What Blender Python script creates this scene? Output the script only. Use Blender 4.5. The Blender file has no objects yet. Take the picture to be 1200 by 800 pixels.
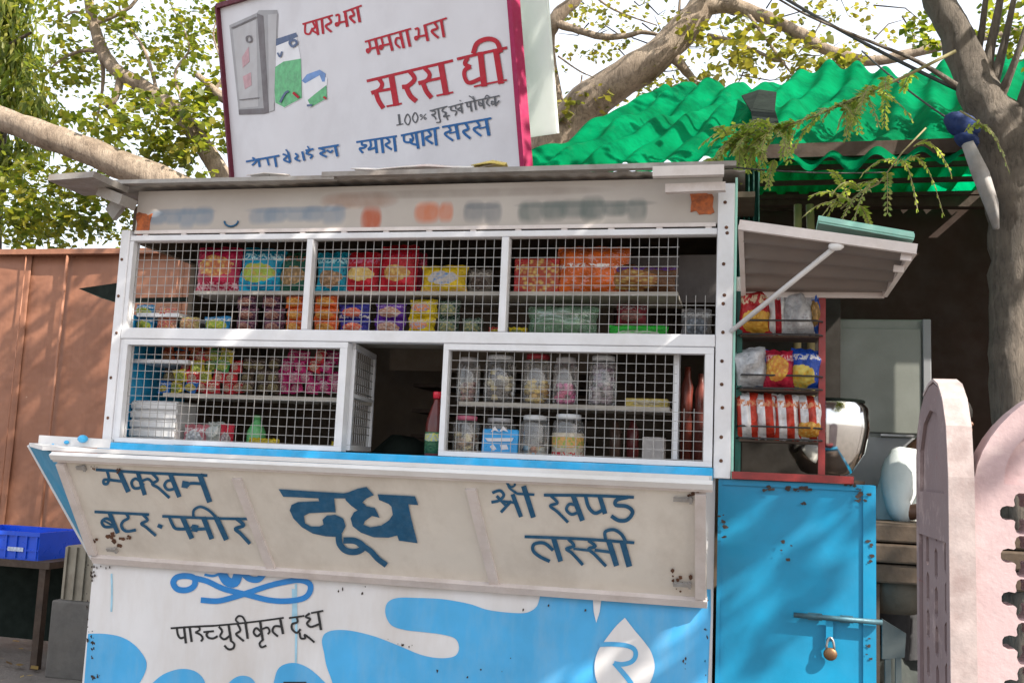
import bpy, bmesh, math, random
import numpy as np
from mathutils import Vector, Matrix
from mathutils.geometry import tessellate_polygon
from mathutils import noise as mnoise

SC = bpy.context.scene
COL = SC.collection
rnd = random.Random(7)

# ------------------------------------------------------------------ camera
FL = 1150.0                                   # focal length in pixels of a 1200 px wide picture
CAM = Vector((2.479, -3.461, 1.521))
_y, _p, _r = -.2354, .1232, .0435             # yaw, pitch, roll
_f = Vector((math.sin(_y) * math.cos(_p), math.cos(_y) * math.cos(_p), math.sin(_p)))
_rt = Vector((math.cos(_y), -math.sin(_y), 0.0))
_up = _rt.cross(_f)
_rt, _up = _rt * math.cos(_r) + _up * math.sin(_r), -_rt * math.sin(_r) + _up * math.cos(_r)
cam_data = bpy.data.cameras.new("camera")
cam_data.sensor_width = 36.0
cam_data.lens = 36.0 * FL / 1200.0
cam_data.clip_start = 0.05
cam_data.clip_end = 500.0
cam = bpy.data.objects.new("camera", cam_data)
COL.objects.link(cam)
m = Matrix.Identity(4)
for i in range(3):
    m[i][0], m[i][1], m[i][2], m[i][3] = _rt[i], _up[i], -_f[i], CAM[i]
cam.matrix_world = m
SC.camera = cam

# ------------------------------------------------------------------ world, sun, exposure
SUN_EL, SUN_AZ = math.radians(41), math.radians(24)     # azimuth: from +x towards the viewer's side
SUNV = Vector((math.cos(SUN_AZ) * math.cos(SUN_EL), -math.sin(SUN_AZ) * math.cos(SUN_EL), math.sin(SUN_EL)))
world = bpy.data.worlds.new("World")
SC.world = world
world.use_nodes = True
nt = world.node_tree
bg = nt.nodes["Background"]
sky = nt.nodes.new("ShaderNodeTexSky")
sky.sky_type = 'NISHITA'
sky.sun_disc = False
sky.sun_elevation = SUN_EL
sky.sun_rotation = math.atan2(SUNV.x, SUNV.y)
sky.air_density, sky.dust_density, sky.ozone_density = 1.0, 3.5, 0.6
hz = nt.nodes.new("ShaderNodeMix")               # bright milky haze over the clear sky
hz.data_type = 'RGBA'
hz.blend_type = 'MIX'
hz.inputs[0].default_value = 0.62
hz.inputs[7].default_value = (5.3, 5.45, 5.6, 1)
nt.links.new(sky.outputs[0], hz.inputs[6])
nt.links.new(hz.outputs[2], bg.inputs[0])
bg.inputs[1].default_value = 0.15
sl = bpy.data.lights.new("sun", 'SUN')
sl.energy = 5.0
sl.angle = math.radians(0.5)
sl.color = (1.0, 0.93, 0.82)
sun = bpy.data.objects.new("sun", sl)
COL.objects.link(sun)
sun.rotation_euler = (-SUNV).to_track_quat('-Z', 'Y').to_euler()
SC.view_settings.view_transform = 'Standard'
SC.view_settings.look = 'None'
SC.view_settings.exposure = 1.12
SC.view_settings.gamma = 1.0
SC.view_settings.use_curve_mapping = False
SC.render.engine = 'CYCLES'
SC.cycles.use_denoising = True
SC.cycles.max_bounces = 8
SC.cycles.transparent_max_bounces = 16
SC.cycles.sample_clamp_indirect = 6.0

# ------------------------------------------------------------------ helpers
def ray(px, py):
    return _f + _rt * ((px - 600) / FL) - _up * ((py - 400) / FL)

def at(px, py, Y):
    """the place on the upright plane y = Y that the photograph shows at this pixel"""
    d = ray(px, py)
    return CAM + d * ((Y - CAM.y) / d.y)

def on(px, py, o, n):
    d = ray(px, py)
    return CAM + d * ((o - CAM).dot(n) / d.dot(n))

def mpp(P):
    return (P - CAM).dot(_f) / FL

def tag(o, label=None, cat=None, group=None, kind=None):
    if label: o["label"] = label
    if cat: o["category"] = cat
    if group: o["group"] = group
    if kind: o["kind"] = kind
    return o

def thing(name, label, cat, loc=(0, 0, 0), group=None):
    o = bpy.data.objects.new(name, None)
    o.empty_display_size = .1
    COL.objects.link(o)
    o.location = loc
    return tag(o, label, cat, group)

def origin_of(o):
    v = Vector((0, 0, 0))
    while o is not None:
        v += o.location
        o = o.parent
    return v

class MB:
    def __init__(s):
        s.v, s.f, s.sm = [], [], []
    def add(s, vs, fs, smooth=False):
        b = len(s.v)
        s.v += [Vector(v) for v in vs]
        s.f += [tuple(i + b for i in f) for f in fs]
        s.sm += [smooth] * len(fs)
        return s
    def obox(s, c, ax, ay, az):
        c, ax, ay, az = Vector(c), Vector(ax), Vector(ay), Vector(az)
        vs = [c + ax * i + ay * j + az * k for k in (-1, 1) for j in (-1, 1) for i in (-1, 1)]
        return s.add(vs, [(0, 2, 3, 1), (4, 5, 7, 6), (0, 1, 5, 4), (2, 6, 7, 3), (0, 4, 6, 2), (1, 3, 7, 5)])
    def box(s, a, b):
        a, b = Vector(a), Vector(b)
        c, h = (a + b) / 2, (b - a) / 2
        return s.obox(c, (h.x, 0, 0), (0, h.y, 0), (0, 0, h.z))
    def bar(s, a, b, w, t, up=(0, 0, 1)):
        a, b = Vector(a), Vector(b)
        d = b - a
        L = d.length
        d.normalize()
        u = Vector(up)
        side = d.cross(u)
        if side.length < 1e-4: side = d.cross(Vector((1, 0, 0)))
        side.normalize()
        u = side.cross(d).normalized()
        return s.obox((a + b) / 2, d * L / 2, side * t / 2, u * w / 2)
    def tube(s, pts, rad, n=10, cap=True, wob=0.0):
        pts = [Vector(p) for p in pts]
        if not isinstance(rad, (list, tuple)): rad = [rad] * len(pts)
        vs, fs = [], []
        prev = None
        for i, p in enumerate(pts):
            d = (pts[min(i + 1, len(pts) - 1)] - pts[max(i - 1, 0)]).normalized()
            if prev is None:
                a = d.orthogonal().normalized()
            else:
                a = (prev - d * prev.dot(d))
                a = a.normalized() if a.length > 1e-6 else d.orthogonal().normalized()
            prev = a
            b = d.cross(a)
            for k in range(n):
                t = 2 * math.pi * k / n
                r = rad[i]
                q = p + (a * math.cos(t) + b * math.sin(t)) * r
                if wob:
                    r *= 1 + wob * mnoise.noise(q * (1.2 / max(rad[0], .01)))
                    q = p + (a * math.cos(t) + b * math.sin(t)) * r
                vs.append(q)
        for i in range(len(pts) - 1):
            for k in range(n):
                k2 = (k + 1) % n
                fs.append((i * n + k, i * n + k2, (i + 1) * n + k2, (i + 1) * n + k))
        if cap:
            fs.append(tuple(range(n - 1, -1, -1)))
            fs.append(tuple((len(pts) - 1) * n + k for k in range(n)))
        return s.add(vs, fs, True)
    def lathe(s, base, prof, n=20):
        base = Vector(base)
        vs, fs = [], []
        for r, z in prof:
            for k in range(n):
                t = 2 * math.pi * k / n
                vs.append(base + Vector((r * math.cos(t), r * math.sin(t), z)))
        for i in range(len(prof) - 1):
            for k in range(n):
                k2 = (k + 1) % n
                fs.append((i * n + k, i * n + k2, (i + 1) * n + k2, (i + 1) * n + k))
        return s.add(vs, fs, True)
    def ball(s, c, r, n=6, sq=(1, 1, 1)):
        c = Vector(c)
        vs, fs = [c + Vector((0, 0, -r * sq[2]))], []
        rings = n // 2
        for i in range(1, rings):
            ph = -math.pi / 2 + math.pi * i / rings
            for k in range(n):
                t = 2 * math.pi * k / n
                vs.append(c + Vector((r * sq[0] * math.cos(ph) * math.cos(t), r * sq[1] * math.cos(ph) * math.sin(t), r * sq[2] * math.sin(ph))))
        vs.append(c + Vector((0, 0, r * sq[2])))
        for k in range(n): fs.append((0, 1 + (k + 1) % n, 1 + k))
        for i in range(rings - 2):
            for k in range(n):
                a = 1 + i * n
                fs.append((a + k, a + (k + 1) % n, a + n + (k + 1) % n, a + n + k))
        a = 1 + (rings - 2) * n
        for k in range(n): fs.append((a + k, a + (k + 1) % n, len(vs) - 1))
        return s.add(vs, fs, True)
    def build(s, name, mat, parent=None, loc=None, bevel=0.0, kind=None, label=None):
        org = Vector(loc) if loc is not None else (origin_of(parent) if parent else Vector((0, 0, 0)))
        me = bpy.data.meshes.new(name)
        me.from_pydata([tuple(v - org) for v in s.v], [], s.f)
        me.polygons.foreach_set("use_smooth", s.sm)
        me.update()
        o = bpy.data.objects.new(name, me)
        COL.objects.link(o)
        if parent is not None:
            o.parent = parent
            if loc is not None: o.location = org - origin_of(parent)
        else:
            o.location = org
        if mat: me.materials.append(mat)
        if bevel:
            bv = o.modifiers.new("edge", 'BEVEL')
            bv.width, bv.segments, bv.limit_method = bevel, 2, 'ANGLE'
        if kind: o["kind"] = kind
        if label: o["label"] = label
        return o

def box(name, a, b, mat, parent=None, bevel=0.0, **k):
    return MB().box(a, b).build(name, mat, parent, bevel=bevel, **k)

# --------------------------------------------------------------- materials
class NB:
    """small helper to write node graphs"""
    def __init__(s, name):
        s.m = bpy.data.materials.new(name)
        s.m.use_nodes = True
        s.t = s.m.node_tree
        s.bsdf = s.t.nodes["Principled BSDF"]
        s.out = s.t.nodes["Material Output"]
        s.tc = s.t.nodes.new("ShaderNodeTexCoord")
    def n(s, typ, **ins):
        nd = s.t.nodes.new(typ)
        for k, v in ins.items():
            s.set(nd.inputs[k.replace('_', ' ')], v)
        return nd
    def set(s, inp, v):
        if isinstance(v, bpy.types.NodeSocket): s.t.links.new(v, inp)
        else: inp.default_value = v
    def noise(s, scale, detail=4, rough=.6, vec=None, dist=0.0):
        nd = s.n("ShaderNodeTexNoise")
        s.t.links.new(vec if vec else s.tc.outputs["Object"], nd.inputs["Vector"])
        nd.inputs["Scale"].default_value = scale
        nd.inputs["Detail"].default_value = detail
        nd.inputs["Roughness"].default_value = rough
        nd.inputs["Distortion"].default_value = dist
        return nd.outputs["Fac"]
    def mapr(s, v, a, b, c=0.0, d=1.0):
        nd = s.n("ShaderNodeMapRange")
        s.set(nd.inputs[0], v)
        for i, x in enumerate((a, b, c, d)): nd.inputs[i + 1].default_value = x
        return nd.outputs[0]
    def mix(s, fac, a, b, mode='MIX'):
        nd = s.t.nodes.new("ShaderNodeMix")
        nd.data_type = 'RGBA'
        nd.blend_type = mode
        s.set(nd.inputs[0], fac)
        s.set(nd.inputs[6], a if isinstance(a, bpy.types.NodeSocket) else (*a[:3], 1))
        s.set(nd.inputs[7], b if isinstance(b, bpy.types.NodeSocket) else (*b[:3], 1))
        return nd.outputs[2]
    def math(s, op, a, b=0.0):
        nd = s.t.nodes.new("ShaderNodeMath")
        nd.operation = op
        s.set(nd.inputs[0], a)
        s.set(nd.inputs[1], b)
        return nd.outputs[0]
    def sep(s, vec):
        nd = s.t.nodes.new("ShaderNodeSeparateXYZ")
        s.t.links.new(vec, nd.inputs[0])
        return nd.outputs
    def mapping(s, vec, loc=(0, 0, 0), rot=(0, 0, 0), scale=(1, 1, 1)):
        nd = s.t.nodes.new("ShaderNodeMapping")
        s.t.links.new(vec, nd.inputs[0])
        nd.inputs[1].default_value, nd.inputs[2].default_value, nd.inputs[3].default_value = loc, rot, scale
        return nd.outputs[0]
    def bump(s, h, strength=.3, dist=.01):
        nd = s.t.nodes.new("ShaderNodeBump")
        nd.inputs["Strength"].default_value = strength
        nd.inputs["Distance"].default_value = dist
        s.t.links.new(h, nd.inputs["Height"])
        s.t.links.new(nd.outputs[0], s.bsdf.inputs["Normal"])
    def col(s, c): s.set(s.bsdf.inputs["Base Color"], c if isinstance(c, bpy.types.NodeSocket) else (*c[:3], 1))
    def p(s, **k):
        for a, b in k.items(): s.set(s.bsdf.inputs[a.replace('_', ' ')], b)
        return s

def srgb(r, g, b):
    f = lambda c: (c / 255 / 12.92) if c / 255 <= .04045 else ((c / 255 + .055) / 1.055) ** 2.4
    return (f(r), f(g), f(b))

def paint(name, col, rough=.5, var=.12, scale=6.0, dirt=None, dirt_amt=.35, dirt_scale=3.0, rust=None, rust_lo=.68, rust_scale=9.0, bump=.12, metal=0.0, streak=False, bscale=40):
    """weathered paint: colour drift, dirt clouds, chips of rust"""
    b = NB(name)
    c = b.mix(b.mapr(b.noise(scale, 5), .3, .7), [x * (1 - var) for x in col], [min(1, x * (1 + var)) for x in col])
    if dirt:
        vec = b.mapping(b.tc.outputs["Object"], scale=(1, 1, .25)) if streak else None
        c = b.mix(b.math('MULTIPLY', b.mapr(b.noise(dirt_scale, 7, .7, vec), .45, .75), dirt_amt), c, dirt)
    if rust:
        c = b.mix(b.mapr(b.noise(rust_scale, 8, .7), rust_lo, rust_lo + .04), c, rust)
    b.col(c)
    b.p(Roughness=b.mapr(b.noise(scale * 3, 3), .3, .7, max(0, rough - .12), min(1, rough + .12)), Metallic=metal)
    if bump: b.bump(b.noise(bscale, 4), bump, .004)
    return b.m

M = {}
M['white'] = paint('white_paint', (.66, .65, .65), .45, .06, 5, (.42, .36, .3), .35, 4, (.16, .08, .045), .74, 14)
M['frame'] = paint('frame_paint', (.66, .66, .685), .4, .05, 8, (.42, .38, .34), .3, 7, (.14, .08, .05), .76, 30, .08)
M['cream'] = paint('cream_board', (.67, .625, .565), .6, .07, 4, (.30, .23, .17), .4, 3.5, (.16, .10, .07), .80, 16, .1, streak=True)
M['creamframe'] = paint('board_frame', (.62, .56, .54), .45, .08, 10, (.33, .25, .2), .4, 8, (.14, .07, .045), .72, 20, .1)
M['fascia'] = None
M['basewhite'] = paint('base_white', (.66, .655, .67), .5, .06, 3, (.45, .38, .32), .5, 2.5, (.14, .075, .05), .77, 10, .1, streak=True)
M['wave'] = paint('wave_blue', (.055, .36, .69), .42, .14, 3, (.35, .45, .52), .3, 9, (.6, .66, .7), .73, 16, .08, streak=True)
M['doorblue'] = paint('door_blue', (.0, .225, .42), .5, .18, 3, (.02, .16, .30), .5, 2.5, (.035, .02, .02), .765, 8, .1)
M['sillblue'] = paint('sill_blue', (.015, .36, .68), .4, .2, 9, (.3, .4, .5), .3, 12, (.06, .05, .05), .7, 25, .1)
M['letter'] = paint('lettering_blue', (.006, .085, .19), .7, .15, 25, (.1, .2, .3), .35, 30, bump=.03)
M['ribbon'] = paint('ribbon_blue', (.012, .19, .52), .4, .1, 25, bump=.03)
M['black'] = paint('lettering_black', (.012, .012, .014), .5, .2, 20, bump=.03)
M['crimson'] = paint('lettering_red', (.40, .004, .018), .75, .12, 20, bump=.03)
M['magenta'] = paint('border_red', (.30, .006, .065), .75, .12, 12, bump=.03)
M['signblue'] = paint('lettering_sign_blue', (.008, .10, .30), .75, .15, 25, bump=.03)
M['grey_letter'] = paint('lettering_grey', (.06, .06, .07), .5, .15, 25, bump=.03)
M['signwhite'] = paint('sign_white', (.62, .605, .635), .5, .04, 2, (.45, .43, .45), .4, 1.5, bump=.03)
M['rust'] = paint('rust', (.12, .05, .025), .8, .4, 25, (.03, .02, .015), .6, 20, bump=.3)
M['orange'] = paint('sticker_orange', (.36, .085, .015), .6, .5, 40, (.10, .03, .015), .9, 45)
M['redframe'] = paint('red_frame', (.24, .022, .02), .45, .2, 20, (.06, .02, .02), .5, 12, bump=.1)
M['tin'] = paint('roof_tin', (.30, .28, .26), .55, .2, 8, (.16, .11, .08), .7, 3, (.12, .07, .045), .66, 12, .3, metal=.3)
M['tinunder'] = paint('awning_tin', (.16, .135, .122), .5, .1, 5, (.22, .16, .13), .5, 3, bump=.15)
M['wood'] = paint('old_wood', (.07, .045, .028), .75, .35, 14, (.04, .03, .02), .5, 4, bump=.4, streak=True)
M['darkwood'] = paint('dark_wood', (.055, .035, .024), .8, .3, 10, bump=.3)
M['inner'] = paint('inner_board', (.13, .095, .065), .8, .25, 5, (.04, .03, .025), .6, 3)
M['shelf'] = paint('shelf_board', (.34, .31, .27), .6, .15, 8, (.15, .12, .1), .4, 5)
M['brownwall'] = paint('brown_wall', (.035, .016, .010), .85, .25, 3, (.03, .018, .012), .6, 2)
M['stain'] = paint('dark_stain', (.045, .03, .025), .9, .4, 25, (.02, .015, .012), .6, 20)
M['maroon'] = paint('border_maroon', (.10, .005, .02), .7, .2, 12, bump=0)
M['pinkwing'] = None
M['wire'] = paint('galvanised_wire', (.32, .31, .30), .4, .15, 30, (.25, .2, .17), .5, 20, metal=.15, bump=0)
M['steel'] = NB('polished_steel').p(Metallic=1.0, Roughness=.12, Base_Color=(.72, .72, .72, 1)).m
M['dullsteel'] = paint('dull_steel', (.33, .33, .34), .4, .2, 20, (.12, .09, .07), .5, 10, metal=.8)
M['brass'] = paint('old_brass', (.20, .115, .06), .55, .3, 30, (.06, .04, .03), .8, 20, metal=.8)
M['cup'] = paint('cupboard_grey', (.19, .20, .18), .45, .06, 3, (.10, .105, .09), .5, 2)
M['cuplow'] = paint('cupboard_pale', (.24, .245, .26), .5, .06, 3, (.3, .3, .3), .5, 2)
M['crate'] = paint('crate_blue', (.008, .07, .55), .35, .1, 8, bump=.03)
M['concrete'] = paint('concrete', (.12, .11, .10), .9, .2, 9, (.1, .085, .07), .6, 4, bump=.6)
M['galv'] = paint('galvanised_sheet', (.28, .25, .20), .5, .2, 7, (.15, .11, .08), .6, 4, metal=.4)
M['aqua'] = paint('pale_aqua', (.30, .60, .50), .5, .1, 12, (.5, .6, .55), .4, 20)
M['tarp'] = paint('tarp_green', (.004, .075, .055), .6, .3, 6, bump=.2)
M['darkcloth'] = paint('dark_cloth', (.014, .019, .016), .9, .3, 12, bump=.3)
for _k in ('darkcloth',): M[_k].node_tree.nodes['Principled BSDF'].inputs['Specular IOR Level'].default_value = .05
M['bluecloth'] = paint('blue_cloth', (.008, .026, .11), .85, .3, 14, bump=.4)
M['cable'] = paint('cable', (.02, .018, .018), .6, .2, 20, bump=0)

def fence_material():
    b = NB('brown_sheet')
    base = b.mix(b.mapr(b.noise(2.2, 6), .3, .7), (.21, .085, .047), (.305, .135, .078))
    v = b.mapping(b.tc.outputs["Object"], scale=(6, 6, .5))
    base = b.mix(b.math('MULTIPLY', b.mapr(b.noise(2.5, 6, .7, v), .5, .8), .45), base, (.14, .055, .035))
    base = b.mix(b.mapr(b.noise(16, 7, .7), .70, .76), base, (.40, .26, .18))
    b.col(base)
    b.p(Roughness=.6)
    b.bump(b.noise(3, 3), .5, .05)
    return b.m
M['fence'] = fence_material()

def pink_material(name='pink_stucco', k=1.0):
    b = NB(name)
    c = b.mix(b.mapr(b.noise(5, 6), .3, .7), [k * v for v in (.40, .285, .292)], [k * v for v in (.51, .39, .395)])
    c = b.mix(b.math('MULTIPLY', b.mapr(b.noise(9, 8, .7), .55, .75), .6), c, (.62, .50, .47))
    c = b.mix(b.math('MULTIPLY', b.mapr(b.noise(2.6, 8, .72), .52, .72), .55), c, (.20, .13, .125))
    c = b.mix(b.mapr(b.noise(30, 6, .7), .68, .74), c, (.16, .09, .085))
    v = b.n("ShaderNodeTexVoronoi")
    v.feature = 'DISTANCE_TO_EDGE'
    v.inputs["Scale"].default_value = 2.6
    b.t.links.new(b.mapping(b.tc.outputs["Object"], scale=(1, 1, 1.6)), v.inputs["Vector"])
    crack = b.mapr(b.math('ADD', v.outputs["Distance"], b.mapr(b.noise(14, 4), .2, .8, -.012, .03)), .002, .006)
    c = b.mix(crack, (.22, .12, .12), c)
    b.col(c)
    b.p(Roughness=.85)
    b.bump(b.noise(60, 6), .3, .004)
    return b.m
M['pink'] = pink_material()
M['pinkwing'] = pink_material('shaded_pink_stucco', .44)  # pink stucco darkened: shade on the side wing is put into its colour
M['pinkedge'] = paint('worn_stucco_edge', (.38, .315, .305), .85, .2, 18, (.22, .15, .14), .7, 14, bump=.35)

def ground_material():
    b = NB('packed_ground')
    c = b.mix(b.mapr(b.noise(1.2, 8, .7), .3, .7), (.10, .085, .075), (.19, .165, .145))
    c = b.mix(b.mapr(b.noise(22, 6, .7), .6, .72), c, (.26, .22, .18))
    b.col(c)
    b.p(Roughness=.95)
    b.bump(b.noise(18, 8, .7), .6, .03)
    return b.m
M['ground'] = ground_material()

def bark_material(name, a, c2, patch, sc=9):
    b = NB(name)
    c = b.mix(b.mapr(b.noise(sc, 7, .65), .3, .7), a, c2)
    c = b.mix(b.math('MULTIPLY', b.mapr(b.noise(3.5, 5), .5, .62), .75), c, patch)
    c = b.mix(b.math('MULTIPLY', b.mapr(b.noise(sc * 2.2, 8, .75, b.mapping(b.tc.outputs['Object'], scale=(1.6, 1.6, .35)), .6), .5, .38), .55), c, [v * .4 for v in a])
    b.col(c)
    b.p(Roughness=.85)
    fis = b.noise(sc * 2.2, 8, .75, b.mapping(b.tc.outputs['Object'], scale=(1.6, 1.6, .35)), .6)
    b.bump(fis, .9, .03)
    return b.m
M['palebark'] = bark_material('pale_bark', (.22, .165, .12), (.40, .32, .245), (.19, .14, .10))
M['greybark'] = bark_material('grey_bark', (.10, .082, .067), (.235, .195, .16), (.14, .118, .097), 14)
M['darkbark'] = bark_material('dark_bark', (.05, .035, .03), (.10, .075, .06), (.07, .05, .04))

def leaf_material(name, cols, trans=.45):
    b = NB(name)
    g = b.t.nodes.new("ShaderNodeNewGeometry")
    r = b.t.nodes.new("ShaderNodeValToRGB")
    cr = r.color_ramp
    while len(cr.elements) < len(cols): cr.elements.new(.5)
    for i, c in enumerate(cols):
        cr.elements[i].position = i / max(1, len(cols) - 1)
        cr.elements[i].color = (*c, 1)
    b.t.links.new(g.outputs["Random Per Island"], r.inputs[0])
    b.col(r.outputs[0])
    b.p(Roughness=.45)
    tr = b.n("ShaderNodeBsdfTranslucent")
    b.t.links.new(b.mix(1.0, r.outputs[0], (1.6, 1.7, .8), 'MULTIPLY'), tr.inputs[0])
    mx = b.n("ShaderNodeMixShader")
    mx.inputs[0].default_value = trans
    b.t.links.new(b.bsdf.outputs[0], mx.inputs[1])
    b.t.links.new(tr.outputs[0], mx.inputs[2])
    b.t.links.new(mx.outputs[0], b.out.inputs[0])
    return b.m
M['leaf'] = leaf_material('broad_leaf', [(.06, .085, .015), (.11, .14, .022), (.21, .21, .03), (.16, .18, .035), (.29, .24, .035)], .55)
M['leafdark'] = leaf_material('narrow_leaf', [(.07, .10, .02), (.12, .16, .03), (.20, .22, .04), (.28, .26, .05)], .55)
M['leafyellow'] = leaf_material('autumn_leaf', [(.12, .14, .03), (.20, .185, .035), (.31, .26, .05), (.09, .11, .025), (.27, .21, .04)])
M['leaflet'] = leaf_material('fine_leaflet', [(.14, .21, .05), (.22, .29, .07), (.30, .34, .10), (.36, .34, .13)], .5)
M['dryleaf'] = leaf_material('dry_leaf', [(.25, .16, .05), (.35, .25, .09), (.16, .09, .04)], .2)

def green_sheet_material():
    b = NB('green_plastic_sheet')
    c = b.mix(b.mapr(b.noise(3, 6), .3, .7), (.0, .17, .06), (.0, .40, .16))
    c = b.mix(b.math('MULTIPLY', b.mapr(b.noise(5, 7, .7), .48, .66), .7), c, (.0, .10, .045))
    c = b.mix(b.math('MULTIPLY', b.mapr(b.noise(11, 8, .75), .58, .70), .3), c, (.05, .30, .15))
    b.col(c)
    b.p(Roughness=.7, Specular_IOR_Level=.03)
    b.bump(b.noise(6, 3), .4, .03)
    tr = b.n("ShaderNodeBsdfTranslucent")
    b.t.links.new(c, tr.inputs[0])
    mx = b.n("ShaderNodeMixShader")
    mx.inputs[0].default_value = .62
    b.t.links.new(b.bsdf.outputs[0], mx.inputs[1])
    b.t.links.new(tr.outputs[0], mx.inputs[2])
    b.t.links.new(mx.outputs[0], b.out.inputs[0])
    return b.m
M['green'] = green_sheet_material()

def clear_material(name, tint=(1, 1, 1), gloss=.18, milk=.06):
    b = NB(name)
    t = b.n("ShaderNodeBsdfTransparent")
    t.inputs[0].default_value = (*tint, 1)
    g = b.n("ShaderNodeBsdfGlossy")
    g.inputs["Roughness"].default_value = .08
    fr = b.n("ShaderNodeLayerWeight")
    fr.inputs[0].default_value = .35
    mx = b.n("ShaderNodeMixShader")
    b.t.links.new(b.mapr(fr.outputs["Fresnel"], 0, 1, gloss * .4, .75), mx.inputs[0])
    b.t.links.new(t.outputs[0], mx.inputs[1])
    b.t.links.new(g.outputs[0], mx.inputs[2])
    d = b.n("ShaderNodeBsdfDiffuse")
    d.inputs[0].default_value = (.8 * tint[0], .8 * tint[1], .8 * tint[2], 1)
    m2 = b.n("ShaderNodeMixShader")
    m2.inputs[0].default_value = milk
    b.t.links.new(mx.outputs[0], m2.inputs[1])
    b.t.links.new(d.outputs[0], m2.inputs[2])
    b.t.links.new(m2.outputs[0], b.out.inputs[0])
    return b.m
M['clear'] = clear_material('clear_plastic')
M['milky'] = clear_material('milky_plastic', (.9, .95, .9), .3, .3)
M['greenclear'] = clear_material('green_clear_plastic', (.6, .85, .65), .3, .22)

def pack_material(name, base, pic=None, band=None, pic2=None, cx=.5, cz=.42, rx=.34, rz=.24, bz=(.68, .84), rough=.27, speck=None, stripes=None):
    """printed snack wrapper, laid out in the wrapper's own space"""
    b = NB(name)
    g = b.tc.outputs["Generated"]
    x, y, z = b.sep(g)
    c = b.mix(b.mapr(b.noise(3, 4, .6, g), .3, .7), [v * .55 for v in base], [min(1, v * 1.15) for v in base])
    if stripes:
        w = b.math('FRACT', b.math('MULTIPLY', b.math('ADD', x, b.math('MULTIPLY', z, .12)), stripes[0]))
        c = b.mix(b.mapr(w, .48, .52), c, stripes[1])
    if band:
        k = b.math('MULTIPLY', b.mapr(z, bz[0], bz[0] + .02), b.mapr(z, bz[1] - .02, bz[1], 1, 0))
        n1 = b.mapr(b.noise(9, 2, .5, b.mapping(g, scale=(1.6, 1, 1))), .46, .52)
        c = b.mix(b.math('MULTIPLY', k, n1), c, band)
    if speck:
        c = b.mix(b.mapr(b.noise(13, 3, .6, g), .56, .62), c, speck)
    if pic:
        dx = b.math('DIVIDE', b.math('SUBTRACT', x, cx), rx)
        dz = b.math('DIVIDE', b.math('SUBTRACT', z, cz), rz)
        d = b.math('ADD', b.math('MULTIPLY', dx, dx), b.math('MULTIPLY', dz, dz))
        d = b.math('ADD', d, b.mapr(b.noise(6, 2, .5, g), .3, .7, -.25, .25))
        vor = b.n("ShaderNodeTexVoronoi")
        vor.inputs["Scale"].default_value = 9
        b.t.links.new(g, vor.inputs["Vector"])
        pc = b.mix(b.mapr(vor.outputs["Distance"], .15, .6), pic, pic2 if pic2 else [v * .45 for v in pic])
        c = b.mix(b.mapr(d, .95, 1.05, 1, 0), c, pc)
    b.col(c)
    b.p(Roughness=rough, Specular_IOR_Level=.35)
    b.bump(b.noise(7, 5, .6, g), .6, .02)
    return b.m

# ------------------------------------------------------------------ ground
GZ = 0.2
mb = MB()
N = 60
def gcoord(i): 
    t = (i / N) * 2 - 1
    return math.copysign(abs(t) ** 3, t) * 150
for j in range(N + 1):
    for i in range(N + 1):
        X, Y = gcoord(i), gcoord(j)
        near = max(0, 1 - math.hypot(X, Y) / 14)
        mb.v.append(Vector((X, Y, GZ + near * .02 * mnoise.noise((X * 1.5, Y * 1.5, 0)) - .01)))
for j in range(N):
    for i in range(N):
        a = j * (N + 1) + i
        mb.f.append((a, a + 1, a + N + 2, a + N + 1)); mb.sm.append(True)
mb.build('ground', M['ground'], kind='structure')

# ------------------------------------------------------------------ kiosk
KW, KD, KH = 2.40, 1.25, 2.55
XR = 2.905                                   # right edge of the side door
K = thing('milk_kiosk', 'white and blue painted milk kiosk with wire mesh windows and an open counter flap', 'kiosk', (0, 0, GZ))

# carcass
box('floor_panel', (0.0, .03, GZ + .22), (XR, KD, GZ + .27), M['inner'], K)
box('back_panel', (0.0, KD, GZ), (KW + .02, KD + .03, KH), M['inner'], K)
box('back_panel', (KW + .0205, KD, GZ), (XR, KD + .03, KH), paint('near_black_board', (.018, .014, .011), .9, .3, 6), K)  # right stretch of the back panel, coloured near black
sw = MB()
sw.box((0.0, .50, GZ + .1), (.025, KD, 2.06))
sw.box((0.0, .50, 2.06), (.025, KD, KH - .04))
sw.box((0.0, .045, 2.36), (.025, .50, KH - .04))
sw.build('side_wall', M['inner'], K)
box('side_wall', (0.0, .045, GZ + .1), (.025, .4995, 2.06), M['sillblue'], K)
box('side_cladding', (-.006, .03, GZ + .1), (-.0005, KD, 2.05), M['doorblue'], K)
box('side_wall', (XR - .02, .03, GZ + .1), (XR, KD, 1.50), M['doorblue'], K)
box('partition', (KW + .02, .35, 1.56), (KW + .04, KD, KH - .05), paint('near_black_panel', (.018, .014, .011), .9, .3, 6), K)  # partition in a plain near-black colour
box('gap_panel', (2.0, .30, 2.16), (2.375, .315, 2.345), paint('gap_panel_grey', (.10, .088, .088), .8, .2, 8), K)  # added grey panel that lightens the black gap behind the cut mesh
box('ceiling_panel', (0.03, .05, KH - .05), (XR - .4, KD, KH - .03), M['inner'], K)

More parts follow.
